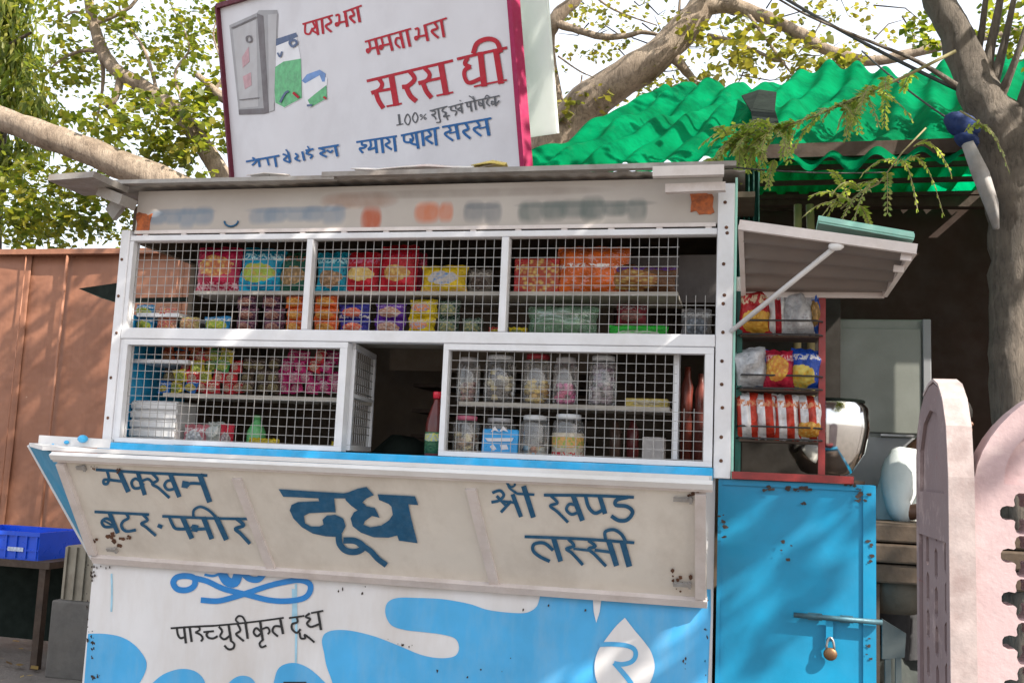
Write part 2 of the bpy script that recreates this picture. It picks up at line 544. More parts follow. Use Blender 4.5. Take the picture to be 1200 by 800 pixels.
# roof sheet with shallow corrugation and a ragged front edge
mb = MB()
nx, ny = 150, 6
x0, x1, yf, yb = -.10, 2.47, -.055, KD + .15
for j in range(ny + 1):
    for i in range(nx + 1):
        X = x0 + (x1 - x0) * i / nx
        Y = yf + (yb - yf) * j / ny
        if j == 0: Y += .018 * mnoise.noise((X * 3, 1, 4)) - (.012 if X < .9 else 0) + (.02 if X > 2.1 else 0)
        Z = KH + .018 + .012 * (Y - yf) + .003 * math.sin(X * 2 * math.pi / .075) + .012 * mnoise.noise((X * 2.3, Y * 2, 0))
        Z += .012 * math.sin(X * 1.3)
        mb.v.append(Vector((X, Y, Z)))
nn = len(mb.v)
mb.v += [v + Vector((0, 0, .006)) for v in mb.v]
for j in range(ny):
    for i in range(nx):
        a = j * (nx + 1) + i
        mb.f.append((a, a + nx + 1, a + nx + 2, a + 1)); mb.sm.append(True)
        mb.f.append((a + nn, a + 1 + nn, a + nx + 2 + nn, a + nx + 1 + nn)); mb.sm.append(True)
for i in range(nx):
    mb.f.append((i, i + 1, i + 1 + nn, i + nn)); mb.sm.append(False)
roof = mb.build('roof', M['tin'], K)
e = MB()
e.bar((-.24, -.09, 2.572), (.95, -.085, 2.568), .016, .03)
e.bar((.90, -.088, 2.580), (2.44, -.07, 2.584), .018, .03)
e.build('edge_strip', M['tin'], roof)
# left overhang: bent tin and bracket pieces under the roof end
t = MB()
t.obox((-.06, -.17, 2.545), (.10, 0, .004), (0, .11, 0), (.003, 0, .012))
t.obox((.02, -.10, 2.505), (.055, .0, -.02), (0, .05, 0), (.006, 0, .02))
t.obox((-.01, -.06, 2.475), (.02, 0, -.022), (0, .012, 0), (.02, 0, .028))
t.build('bracket', M['tin'], roof)
wd = MB()
wd.bar((2.16, -.16, 2.535), (2.40, -.15, 2.538), .035, .03)
wd.bar((2.20, -.10, 2.492), (2.405, -.10, 2.495), .03, .03)
wd.build('roof_batten', M['creamframe'], roof)

# name board above the windows: the lettering is faded to soft smudges
def fascia_material():
    b = NB('faded_name_board')
    c = b.mix(b.mapr(b.noise(3, 6), .3, .7), (.37, .325, .29), (.44, .40, .36))
    o = b.tc.outputs["Object"]
    x, y, z = b.sep(o)
    zz = b.math('ADD', z, -GZ)
    def smear(cx, cz, rx, rz, colr, amt):
        global _
        dx = b.math('DIVIDE', b.math('SUBTRACT', x, cx), rx)
        dz = b.math('DIVIDE', b.math('SUBTRACT', z, cz), rz)
        d = b.math('ADD', b.math('POWER', b.math('ABSOLUTE', dx), 4.0), b.math('MULTIPLY', dz, dz))
        n = b.mapr(b.noise(17, 2, .5, b.mapping(o, scale=(1, 1, .5))), .40, .60, .75, 1)
        k = b.math('MULTIPLY', b.mapr(d, .35, 1.6, 1, 0), n)
        return b.mix(b.math('MULTIPLY', k, amt), c, colr)
    # x, z in the board's own space (origin at the kiosk's base)
    words = [(.12, .40, 4, (.15, .20, .26), .9), (.56, .96, 5, (.14, .19, .25), .9), (1.45, 1.58, 2, (.13, .14, .15), .9), (1.66, 2.14, 6, (.10, .12, .11), .92)]
    marks = [(1.02, 2.50 - GZ, .15, .03, (.27, .16, .11), .7), (1.075, 2.425 - GZ, .042, .045, (.36, .09, .04), 1.0), (1.30, 2.447 - GZ, .05, .038, (.46, .13, .05), 1.0), (1.375, 2.447 - GZ, .028, .036, (.46, .13, .05), .9), (1.45, 2.52 - GZ, .5, .016, (.22, .18, .15), .5)]
    for xa, xb, n_, cl, am in words:
        st_ = (xb - xa) / n_
        for q in range(n_): marks.append((xa + st_ * (q + .5) + rnd.uniform(-.01, .01), 2.447 - GZ + rnd.uniform(-.006, .006), st_ * rnd.uniform(.44, .66), rnd.uniform(.024, .044), cl, am * rnd.uniform(.7, 1)))
        marks.append(((xa + xb) / 2, 2.468 - GZ, (xb - xa) / 2, .012, cl, am * .7))
    for a in marks:
        c = smear(*a)
    c = b.mix(b.mapr(b.noise(18, 7, .7), .73, .76), c, (.10, .06, .04))
    b.col(c)
    b.p(Roughness=.6)
    b.bump(b.noise(4, 3), .2, .02)
    return b.m
fa = MB()
fa.box((.055, -.012, 2.388), (2.392, .006, 2.556))
fascia = fa.build('name_board', fascia_material(), K)
fl_ = MB()
fl_.box((.06, -.024, 2.3765), (2.372, -.013, 2.390))
for k in range(14):
    xx = .10 + k * .172
    fl_.box((xx, -.022, 2.3705), (xx + .022, -.010, 2.376))
fl_.build('lower_flange', M['creamframe'], fascia)
for i, (px, py, w, h) in enumerate([(168, 262, 18, 24), (823, 237, 25, 25)]):
    c = at(px, py, -.016)
    k = mpp(c)
    mb = MB()
    pts = []
    for q in range(18):
        tq = 2 * math.pi * q / 18
        rr = (1 + .22 * rnd.uniform(-1, 1))
        sx = max(-1, min(1, 1.35 * math.cos(tq))); sz = max(-1, min(1, 1.35 * math.sin(tq)))
        pts.append(c + Vector((sx * w * .5 * k * rr, 0, sz * h * .5 * k * rr)))
    mb.add(pts + [p + Vector((0, .004, 0)) for p in pts], [tuple(range(18))] + [(q, (q + 1) % 18, 18 + (q + 1) % 18, 18 + q) for q in range(18)])
    mb.build('sticker', M['orange'], fascia, label='square flaking orange sticker' if i else 'torn orange sticker in the corner')
c = at(271, 259, -.016)
arc = MB().tube([c + Vector((.03 * math.cos(a), 0, .022 * math.sin(a))) for a in [math.pi * (1 + i / 8) for i in range(9)]], .004, 6)
arc.build('painted_curl', M['letter'], fascia)

# posts and rails
def post(xa, xb, za, zb, bolts):
    mb = MB().box((xa, -.030, za), (xb, .03, zb))
    p = mb.build('post', M['frame'], K, bevel=.004)
    for z in bolts:
        MB().ball(((xa + xb) / 2 + rnd.uniform(-.006, .006), -.031, z), .0065, 8, (1, .6, 1)).build('bolt', M['rust'], p)
    return p
post(.004, .044, 1.536, 2.392, (1.63, 1.79, 1.97, 2.12, 2.27))
post(2.378, 2.436, 1.50, 2.53, (1.56, 1.64, 1.74, 1.82, 1.90, 2.0, 2.1, 2.13, 2.24, 2.35, 2.37, 2.46))
box('green_edge', (2.437, -.025, 1.50), (2.445, .03, 2.55), M['aqua'], K)
box('top_rail', (.045, -.026, 2.347), (2.377, .022, 2.370), M['frame'], K, .003)
box('middle_rail', (.045, -.032, 1.948), (2.377, .026, 1.992), M['frame'], K, .004)
box('mullion', (.823, -.028, 1.993), (.849, .02, 2.346), M['frame'], K, .003)
box('mullion', (1.600, -.028, 1.993), (1.628, .02, 2.346), M['frame'], K, .003)
box('inner_stile', (.045, -.024, 1.536), (.062, .02, 1.947), M['frame'], K)
box('inner_stile', (.045, -.024, 1.993), (.062, .02, 2.346), M['frame'], K)
box('sill', (.0, -.05, 1.490), (2.377, .06, 1.535), M['sillblue'], K, .004)
box('counter_board', (.03, .061, 1.498), (2.37, .42, 1.523), M['shelf'], K)

def mesh_pane(xa, xb, za, zb, y, name, parent, cut=None, sp=.0345):
    """woven wire: uprights in front of the level wires"""
    mb = MB()
    w = .00105
    n = max(1, round((xb - xa) / sp))
    for i in range(n + 1):
        X = xa + (xb - xa) * i / n + rnd.uniform(-.0015, .0015)
        lo, hi = za, zb
        if cut and cut[0] < X < cut[1]:
            if cut[2] <= za + .02: lo = cut[3]
            elif cut[3] >= zb - .02: hi = cut[2]
            else:
                mb.box((X - w, y - w, cut[3]), (X + w, y + w, zb)); hi = cut[2]
        mb.box((X - w, y - w, lo), (X + w, y + w, hi))
    n = max(1, round((zb - za) / sp))
    for i in range(n + 1):
        Z = za + (zb - za) * i / n + rnd.uniform(-.0015, .0015)
        if cut and cut[2] < Z < cut[3]:
            if cut[0] > xa: mb.box((xa, y + w, Z - w), (cut[0], y + 3 * w, Z + w))
            if cut[1] < xb: mb.box((cut[1], y + w, Z - w), (xb, y + 3 * w, Z + w))
        else:
            mb.box((xa, y + w, Z - w), (xb, y + 3 * w, Z + w))
    return mb.build(name, M['wire'], parent)

mesh_pane(.064, .822, 1.995, 2.345, .004, 'wire_mesh', K)
mesh_pane(.851, 1.599, 1.995, 2.345, .004, 'wire_mesh', K)
mesh_pane(1.630, 2.375, 1.995, 2.345, .004, 'wire_mesh', K, cut=(2.245, 2.376, 2.135, 2.335))
def window(xa, xb, za, zb, cut=None, t=.030):
    mb = MB()
    mb.box((xa, -.034, zb - .022), (xb, .012, zb)); mb.box((xa, -.034, za), (xb, .012, za + .018))
    mb.box((xa, -.034, za + .0185), (xa + .02, .012, zb - .0225)); mb.box((xb - t, -.034, za + .0185), (xb, .012, zb - .0225))
    fr = MB()
    fr.v, fr.f, fr.sm = mb.v, mb.f, mb.sm
    o = fr.build('window', M['frame'], K)
    mesh_pane(xa + .022, xb - t - .002, za + .02, zb - .024, -.006, 'wire_mesh', o, cut)
    return o
window(.064, 1.022, 1.537, 1.946)
window(1.400, 2.374, 1.537, 1.946, cut=(2.248, 2.34, 1.735, 1.93))
# the little serving sash, swung inwards
pa = at(409, 465, .02); pb = at(436, 465, .40)
dx = Vector((pb.x - 1.024, pb.y - .02, 0)); L = dx.length; dx.normalize(); hinge = Vector((1.024, .022, 0))
def S(a, z): return hinge + dx * a + Vector((0, 0, z))
sash = MB()
for a, b2, w in ((S(0, 1.938), S(L, 1.938), .02), (S(0, 1.552), S(L, 1.552), .02), (S(0, 1.75), S(L, 1.75), .014)):
    sash.bar(a, b2, w, .016)
for a in (.009, L - .009): sash.bar(S(a, 1.563), S(a, 1.927), .016, .018, up=dx)
so = sash.build('sash', M['frame'], K)
wm = MB()
for i in range(1, 11): wm.bar(S(L * i / 11, 1.562), S(L * i / 11, 1.928), .003, .003, up=dx)
for i in range(1, 11): wm.bar(S(.018, 1.578 + .35 * i / 11), S(L - .018, 1.578 + .35 * i / 11), .003, .003)
wm.build('wire_mesh', M['wire'], so)
MB().tube([S(.05, 1.66) + Vector((-.02, -.02, 0)), S(.09, 1.70) + Vector((-.035, -.02, 0)), S(.14, 1.73) + Vector((-.02, -.02, 0))], .006, 8).build('handle', M['wire'], so)

# shelves inside
box('shelf', (.30, .06, 2.143), (2.24, .33, 2.158), M['shelf'], K)
box('shelf', (.04, .07, 2.052), (.235, .38, 2.068), M['frame'], K)
box('shelf', (.04, .06, 1.862), (.30, .36, 1.876), M['frame'], K)
box('shelf', (.20, .06, 1.728), (.99, .33, 1.742), M['shelf'], K)
box('shelf', (1.44, .06, 1.728), (2.22, .33, 1.742), M['shelf'], K)
box('shelf', (.05, .05, 1.972), (2.36, .36, 1.990), M['shelf'], K)
box('shelf_upright', (2.232, .04, 1.56), (2.252, .12, 1.947), M['frame'], K)
for z in (1.62, 1.74, 1.86): box('shelf', (.95, .95, z), (1.75, 1.24, z + .018), M['darkwood'], K)
box('shelf_upright', (1.30, .94, 1.55), (1.325, 1.24, 1.93), M['darkwood'], K)
box('inner_panel', (.85, .88, 1.93), (1.9, .90, 2.3), M['inner'], K)

# lower front board with its painted milk waves
zb0 = GZ + .1
base = box('front_board', (.0, -.004, zb0), (2.385, .02, 1.499), M['basewhite'], K)

def smooth(pts, closed=False, sub=6):
    P = [Vector((p[0], p[1], 0)) for p in pts]
    n = len(P)
    out = []
    rng = range(n) if closed else range(n - 1)
    for i in rng:
        p0 = P[(i - 1) % n] if (closed or i > 0) else P[i]
        p1, p2 = P[i], P[(i + 1) % n]
        p3 = P[(i + 2) % n] if (closed or i + 2 < n) else p2
        for k in range(sub):
            t = k / sub
            out.append(.5 * ((2 * p1) + (p2 - p0) * t + (2 * p0 - 5 * p1 + 4 * p2 - p3) * t * t + (3 * p1 - p0 - 3 * p2 + p3) * t ** 3))
    if not closed: out.append(P[-1])
    return [(p.x, p.y) for p in out]

class Board:
    """a painted board: turns the photograph's pixels into places on its face"""
    def __init__(s, o, n):
        s.o, s.n = Vector(o), Vector(n).normalized()       # n points at the viewer
        s.step = 0
    def P(s, px, py, lift):
        return on(px, py, s.o, s.n) + s.n * lift
    def fill(s, mb, pts, lift=None):
        if lift is None:
            s.step += 1
            lift = .0016 + .00012 * (s.step % 60)
        V = [s.P(x, y, lift) for x, y in pts]
        tri = tessellate_polygon([V])
        out = []
        for a, b2, c in tri:
            nrm = (V[b2] - V[a]).cross(V[c] - V[a])
            out.append((a, b2, c) if nrm.dot(s.n) > 0 else (a, c, b2))
        mb.add(V, out)
    def stroke(s, mb, pts, w, curve=True, closed=False):
        if curve and len(pts) > 2: pts = smooth(pts, closed, 5)
        if closed: pts = pts + [pts[0], pts[1]]
        s.step += 1
        lift = .0016 + .00012 * (s.step % 60)
        n = len(pts)
        L, R_ = [], []
        for i in range(n):
            a = pts[max(0, i - 1)]; b2 = pts[min(n - 1, i + 1)]
            d = Vector((b2[0] - a[0], b2[1] - a[1]))
            d = d.normalized() if d.length > 1e-6 else Vector((1, 0))
            nr = Vector((-d.y, d.x)) * w / 2
            q = pts[i]
            ex = Vector((0, 0))
            if not closed and i == 0: ex = -d * w * .15
            if not closed and i == n - 1: ex = d * w * .15
            L.append(s.P(q[0] + nr.x + ex.x, q[1] + nr.y + ex.y, lift + 1e-5 * i))
            R_.append(s.P(q[0] - nr.x + ex.x, q[1] - nr.y + ex.y, lift + 1e-5 * i))
        vs = L + R_
        fs = []
        for i in range(n - 1):
            q = (i, i + 1, n + i + 1, n + i)
            nrm = (vs[q[1]] - vs[q[0]]).cross(vs[q[2]] - vs[q[0]])
            fs.append(q if nrm.dot(s.n) > 0 else q[::-1])
        mb.add(vs, fs)
    def text(s, mb, ox, oy, sc, strokes):
        for st in strokes:
            w, pts = st[0], st[1]
            s.stroke(mb, [(ox + x / sc, oy + y / sc) for x, y in pts], w / sc, closed=len(st) > 2)

FB = Board((0, -.004, 1), (0, -1, 0))
wv = MB()
def zx(z, x): return x, z
def floor_px(px, py): return (px, py)
lo = 868                                             # the board's foot, below the frame
FB.fill(wv, smooth([(103.5, 742), (122, 742), (143, 746), (160, 757), (172, 776), (166, 796), (150, 815), (120, 828), (96.5, 832)]) + [(96.5, 832)])
FB.fill(wv, smooth([(176, 806), (184, 795), (197, 787), (214, 783), (231, 787), (241, 801), (236, 822), (205, 832), (182, 822)], True))
FB.fill(wv, smooth([(266, 806), (272, 796), (283, 791), (295, 794), (301, 806), (292, 820), (274, 820)], True))
FB.fill(wv, smooth([(321, 812), (322, 795), (328, 781), (343, 776), (360, 781), (378, 796), (392, 815), (380, 850), (335, 850)], True))
big = smooth([(380, 764), (377.5, 750), (382, 741), (395, 737.5), (415, 739), (442, 746), (470, 757), (495, 767), (517, 770.5), (533, 768), (538, 759), (534, 748), (519, 743), (496, 740), (475, 737.5), (459, 732), (452, 719), (454, 706), (466, 700), (489, 700), (519, 701.5), (550, 707), (572, 714), (600, 717.5), (618, 717), (629, 710), (633, 698)])
big += [(640, 684), (833, 690), (833.0, 720), (829.5, 800), (827, lo), (520, lo), (400, lo - 20)]
big += smooth([(400, 840), (390, 800), (383, 780), (380, 764)])[:-1]
FB.fill(wv, big)
wv.build('painted_wave', M['wave'], base)
dr = MB()
FB.step = 30
FB.fill(dr, smooth([(732.5, 723), (722, 733), (711, 747), (701, 762), (697, 779), (700, 798), (712, 813), (735, 818), (757, 806), (767, 784), (764, 765), (755, 751), (744, 738)]) + [(732.5, 723)])
FB.fill(dr, [(695, 700), (705, 701), (703, 716), (699, 729), (696, 716)])
dr.build('painted_drop', M['basewhite'], base)
FB.step = 40
rr = MB()
FB.text(rr, 640, 660, 5.4545, [(30, [(345, 515), (420, 512), (510, 520), (565, 545), (572, 590), (545, 625), (490, 640), (440, 634)]), (32, [(440, 634), (480, 680), (530, 740), (560, 790)])])
rr.build('lettering', M['wave'], base, label='letter र in the white drop')
FB.step = 10
rb = MB()
FB.text(rb, 180, 660, 5.4545, [(38, [(128, 122), (150, 88), (205, 78), (262, 92), (262, 140), (215, 168), (155, 162)], 1), (36, [(265, 92), (345, 112), (450, 160), (590, 195), (740, 232), (860, 238), (960, 220), (1000, 180), (1000, 130), (940, 105), (850, 115), (740, 140), (620, 180), (510, 215), (410, 238), (310, 232)]), (60, [(440, 60), (470, 110), (520, 120), (545, 60)]), (40, [(575, 60), (615, 95), (670, 100), (710, 60)]), (16, [(330, 70), (380, 78), (420, 66)])])
rb.build('painted_ribbon', M['ribbon'], base)
FB.step = 0
dp = MB()
for x_, ya, yb, w_ in ((131, 672, 716, 2.2), (347, 684, 790, 2.6), (344, 690, 730, 3.5)):
    FB.stroke(dp, [(x_, ya), (x_ + .4, (ya + yb) / 2), (x_ - .3, yb)], w_)
dp.build('paint_drip', paint('drip_blue', (.30, .52, .66), .5, .2, 20, bump=0), base)
ds = MB()
for (px, py, sx, sy, k_) in ((109, 752, 3, 12, 14), (111, 792, 7, 3, 10), (110, 672, 4, 5, 9), (118, 664, 12, 2, 10), (104, 720, 1.5, 30, 10), (665, 712, 60, 3, 3), (420, 690, 30, 5, 4), (828, 760, 1.5, 30, 8), (803, 778, 2, 5, 4), (560, 790, 60, 14, 5), (470, 755, 14, 5, 6)):
    for q in range(k_):
        cx, cy = px + rnd.gauss(0, sx * .6), py + rnd.gauss(0, sy * .6)
        r0 = rnd.uniform(.35, 1.2)
        FB.fill(ds, [(cx + r0 * rnd.uniform(.5, 1.5) * math.cos(a), cy + 1.7 * r0 * rnd.uniform(.5, 1.5) * math.sin(a)) for a in [j * math.pi / 4 for j in range(8)]])
ds.build('rust_stain', M['stain'], base)
FB.step = 0
bt = MB()
FB.text(bt, 180, 660, 5.4545, [
 (13, [(112, 412), (255, 402), (385, 396)]), (12, [(385, 396), (520, 384), (680, 366), (832, 345)]),
 (14, [(150, 412), (158, 455), (175, 475), (205, 466)]), (16, [(196, 408), (208, 506)]), (16, [(232, 405), (245, 497)]),
 (13, [(264, 402), (290, 404), (296, 422), (270, 438)]), (14, [(270, 438), (300, 452), (316, 474), (306, 494)]),
 (13, [(322, 436), (386, 430)]), (14, [(354, 432), (340, 452), (354, 472), (384, 476), (410, 462)]),
 (14, [(420, 402), (440, 430), (428, 462), (455, 482), (488, 460)]), (16, [(482, 392), (497, 492)]),
 (14, [(497, 492), (518, 512), (510, 540), (480, 545), (456, 522)]),
 (14, [(540, 386), (557, 425), (530, 447), (548, 468), (578, 492)]), (16, [(590, 380), (604, 476)]), (12, [(548, 380), (528, 358), (545, 334), (572, 340), (594, 380)]),
 (14, [(692, 438), (660, 410), (642, 436), (664, 462), (694, 438)]), (16, [(684, 370), (700, 484)]), (13, [(694, 418), (730, 406), (744, 430), (734, 448)]),
 (13, [(702, 484), (680, 508), (692, 532), (722, 522)]),
 (14, [(822, 402), (778, 398), (764, 430), (796, 462)]), (16, [(812, 350), (830, 446)]),
 (12, [(870, 346), (965, 332)]), (12, [(1012, 314), (1086, 300)]),
 (14, [(918, 340), (922, 372), (890, 384), (888, 415), (918, 440), (942, 418)]), (13, [(936, 440), (944, 474), (972, 474), (968, 452), (1000, 474), (1030, 500)]),
 (14, [(1000, 316), (976, 338), (1004, 352), (984, 380), (1008, 402), (1058, 386)]), (16, [(1054, 306), (1073, 420)]),
 (16, [(836, 760), (978, 760)]), (16, [(860, 764), (880, 800), (930, 805)]), (16, [(950, 764), (965, 830)])])
bt.build('lettering', M['black'], base)
kick = MB()
kick.box((.02, .03, GZ + .0), (.12, .13, zb0 + .1)); kick.box((2.28, .03, GZ + .0), (2.38, .13, zb0 + .1))
kick.box((.02, 1.1, GZ + .0), (.12, 1.2, zb0 + .1)); kick.box((2.28, 1.1, GZ + .0), (2.38, 1.2, zb0 + .1))
kick.build('base_frame', M['darkwood'], K)

# counter flap: tilted board, hinged at its foot and leaning out at the top
TL, TR_, BL, BR = Vector((.046, -.35, 1.490)), Vector((2.378, -.35, 1.494)), Vector((.010, -.022, 1.080)), Vector((2.372, -.022, 1.080))
ux = (TR_ - TL).normalized()
uz = (TL - BL); uz = (uz - ux * uz.dot(ux)).normalized()
nrm = ux.cross(uz).normalized()                       # towards the viewer and down
if nrm.y > 0: nrm = -nrm
H = (TL - BL).length; Wd = 2.35
flap = MB()
ctr = (TL + TR_ + BL + BR) / 4
flap.obox(ctr - nrm * .008, ux * (Wd / 2 - .012), nrm * .006, uz * (H / 2 - .012))
fo = flap.build('counter_flap', M['cream'], K)
def FP(a, b2, o=0): return BL + (BR - BL) * a + (TL - BL) * b2 + (TR_ - BR - TL + BL) * a * b2 + nrm * o
fr = MB()
fr.obox(FP(.5, .960, .004), ux * (Wd / 2), nrm * .012, uz * .012)
fr.obox(FP(.5, .02, .004), ux * (Wd / 2), nrm * .012, uz * .015)
for a in (.006, .988): fr.obox(FP(a, .487, .004), ux * .017, nrm * .011, (FP(a, 1) - FP(a, 0)).normalized() * (H / 2 - .04))
fr.build('flap_frame', M['creamframe'], fo)
lipm = MB()
lipm.obox(FP(.5, .985, .012), ux * (Wd / 2), nrm * .010, uz * .011)
lipm.build('flap_lip', M['white'], fo)
for (p0, p1) in (((278, 560), (318, 664)), ((552, 572), (580, 684))):
    q0, q1 = on(*p0, FP(.5, .5), nrm) + nrm * .002, on(*p1, FP(.5, .5), nrm) + nrm * .002
    MB().obox((q0 + q1) / 2, ux * .017, nrm * .007, (q1 - q0) / 2).build('batten', M['creamframe'], fo)
hg = MB()
for a, b2, l in ((.965, .86, .03), (.963, .17, .03), (.045, .12, .022), (.04, .88, .018)):
    c = FP(a, b2, .008)
    hg.obox(c, ux * l, nrm * .003, uz * .007); hg.obox(c + ux * (l * .8), ux * .004, nrm * .006, uz * .012)
hg.build('hinge', M['wire'], fo)
rs = MB()
RB = Board(FP(.5, .5, -.002), nrm)
for (px, py, s) in ((128, 628, 13), (150, 632, 9), (108, 640, 8), (812, 575, 12), (800, 676, 13), (792, 684, 8), (140, 548, 6), (112, 545, 5), (825, 702, 7)):
    for q in range(7):
        cx, cy = px + rnd.gauss(0, s * .55), py + rnd.gauss(0, s * .4)
        r0 = s * rnd.uniform(.08, .26)
        RB.fill(rs, [(cx + r0 * rnd.uniform(.6, 1.3) * math.cos(a), cy + r0 * rnd.uniform(.6, 1.3) * math.sin(a)) for a in [k * math.pi / 4 for k in range(8)]])
rs.build('rust_stain', M['rust'], fo)

LB = Board(FP(.5, .5, -.002), nrm)
lt = MB()
LB.text(lt, 100, 520, 4.443, [
 (15, [(58, 132), (350, 150), (634, 162)]),
 (15, [(114, 138), (124, 176), (116, 204), (98, 204), (98, 186), (120, 184), (206, 194)]), (26, [(180, 145), (224, 244)]),
 (15, [(290, 194), (262, 178), (242, 198), (254, 226), (284, 226), (304, 204)]), (22, [(276, 150), (310, 260)]), (14, [(296, 190), (328, 180), (348, 196)]),
 (15, [(350, 152), (378, 184), (350, 206), (382, 226), (438, 276)]), (15, [(466, 192), (432, 188), (414, 212), (434, 236), (476, 226)]), (24, [(444, 155), (490, 270)]),
 (16, [(512, 206), (530, 216), (550, 202), (606, 204)]), (36, [(510, 206), (532, 210)]), (28, [(598, 158), (648, 296)]),
 (14, [(52, 350), (332, 364)]),
 (15, [(150, 402), (112, 384), (88, 402), (106, 428), (162, 424)]), (10, [(98, 396), (160, 428)]), (22, [(128, 355), (170, 458)]),
 (15, [(216, 360), (226, 382), (200, 398), (190, 424), (214, 450), (264, 444)]),
 (15, [(300, 362), (326, 392), (294, 410), (320, 430), (368, 472)]),
 (20, [(382, 420), (400, 428)]),
 (14, [(405, 372), (640, 382), (846, 386)]),
 (16, [(440, 375), (455, 412), (474, 436), (526, 438)]), (26, [(508, 378), (556, 484)]),
 (16, [(556, 424), (576, 438), (642, 436)]), (36, [(562, 432), (584, 436)]), (26, [(618, 380), (660, 486)]), (28, [(686, 382), (736, 490)]), (14, [(566, 376), (568, 340), (602, 322), (648, 342), (690, 384)]),
 (18, [(792, 386), (828, 418), (784, 436), (812, 462), (858, 512)])])
def zfill(pts, ox, oy, sc): LB.fill(lt, [(ox + x / sc, oy + y / sc) for x, y in pts])
zfill([(125, 100), (300, 112), (500, 124), (495, 150), (425, 150), (434, 226), (400, 225), (290, 230), (262, 245), (268, 285), (300, 302), (345, 302), (368, 292), (362, 265), (385, 243), (430, 238), (474, 258), (488, 300), (470, 335), (440, 358), (380, 355), (310, 340), (250, 305), (205, 258), (185, 215), (195, 185), (230, 170), (345, 165), (340, 150), (150, 141)], 300, 550, 4.615)
zfill([(478, 122), (500, 118), (550, 98), (600, 88), (640, 132), (600, 150), (578, 172), (600, 192), (645, 202), (672, 255), (630, 245), (592, 272), (583, 292), (620, 306), (680, 296), (722, 268), (742, 238), (735, 195), (720, 180), (668, 158), (660, 128), (862, 138), (880, 186), (826, 182), (842, 260), (876, 392), (775, 378), (766, 350), (720, 362), (640, 360), (570, 335), (525, 300), (514, 258), (532, 225), (552, 214), (518, 190), (488, 160)], 300, 550, 4.615)
LB.text(lt, 300, 550, 4.615, [(34, [(450, 345), (455, 395), (490, 432), (545, 438), (584, 412), (540, 380), (480, 376)]), (30, [(560, 395), (620, 432), (660, 475), (704, 508)])])
LB.step = 5
LB.text(lt, 550, 540, 4, [
 (14, [(110, 146), (144, 136), (162, 158), (140, 182), (106, 190)]), (14, [(130, 162), (178, 212)]), (14, [(196, 186), (150, 236)]), (20, [(204, 155), (242, 256)]), (12, [(160, 186), (216, 192)]), (24, [(256, 118), (300, 258)]), (11, [(226, 150), (190, 124), (180, 96)]), (10, [(176, 100), (196, 118), (214, 110), (210, 92)]), (12, [(228, 150), (304, 154)]),
 (14, [(352, 156), (560, 158), (770, 166)]), (14, [(384, 160), (414, 192), (380, 206), (414, 234), (462, 282)]), (14, [(502, 204), (470, 198), (456, 224), (480, 246), (514, 234)]), (24, [(488, 160), (530, 272)]), (17, [(546, 162), (560, 212), (590, 240), (624, 226)]), (22, [(612, 162), (636, 240)]), (18, [(742, 165), (692, 178), (688, 202), (738, 208), (766, 234), (742, 270), (702, 274), (668, 254)]),
 (14, [(262, 350), (520, 360), (772, 378)]), (16, [(392, 412), (352, 380), (306, 384), (300, 414), (330, 442), (376, 464)]), (24, [(396, 358), (428, 462)]), (15, [(466, 362), (492, 392), (456, 406), (482, 426), (532, 480)]), (12, [(490, 406), (562, 414)]), (15, [(560, 368), (592, 394), (560, 406), (590, 434), (640, 486)]), (14, [(590, 412), (682, 424)]), (26, [(654, 368), (690, 482)]), (28, [(718, 372), (750, 485)]), (16, [(640, 362), (638, 326), (678, 316), (714, 338), (736, 376)])])
lt.build('lettering', M['letter'], fo)
# gusset plate and ledge at the left end
G = at(34, 521, -.13)
gp = MB()
tri = [TL + Vector((-.004, .01, -.004)), BL + Vector((-.006, .01, 0)), G]
nn = (tri[1] - tri[0]).cross(tri[2] - tri[0]).normalized() * .003
gp.add([p + nn for p in tri] + [p - nn for p in tri], [(0, 1, 2), (5, 4, 3), (0, 2, 5, 3), (2, 1, 4, 5), (1, 0, 3, 4)])
gs = gp.build('gusset', M['doorblue'], fo)
ge = MB(); ge.bar(G, BL + Vector((-.012, .012, .0)), .014, .014)
ge.build('gusset_edge', M['white'], gs)
led = MB()
led.box((-.02, -.335, 1.494), (2.376, -.052, 1.508))
led.add([G + Vector((0, 0, -.006)), G + Vector((.03, .12, -.006)), Vector((-.021, -.06, 1.494)), Vector((-.021, -.33, 1.494))] + [G + Vector((0, 0, .008)), G + Vector((.03, .12, .008)), Vector((-.021, -.06, 1.508)), Vector((-.021, -.33, 1.508))], [(0, 1, 2, 3), (7, 6, 5, 4), (0, 3, 7, 4), (1, 5, 6, 2), (0, 4, 5, 1)])
led.bar(at(47, 515, -.07), at(131, 520, -.04), .036, .02)
led.build('counter_ledge', M['white'], fo)
sp_ = MB()
for px, py, r0 in ((78, 518, 3), (97, 514, 6), (62, 521, 2)):
    c = at(px, py, -.075); sp_.ball(c, r0 * mpp(c), 10, (1, 1, .8))
sp_.build('paint_blob', M['sillblue'], fo)

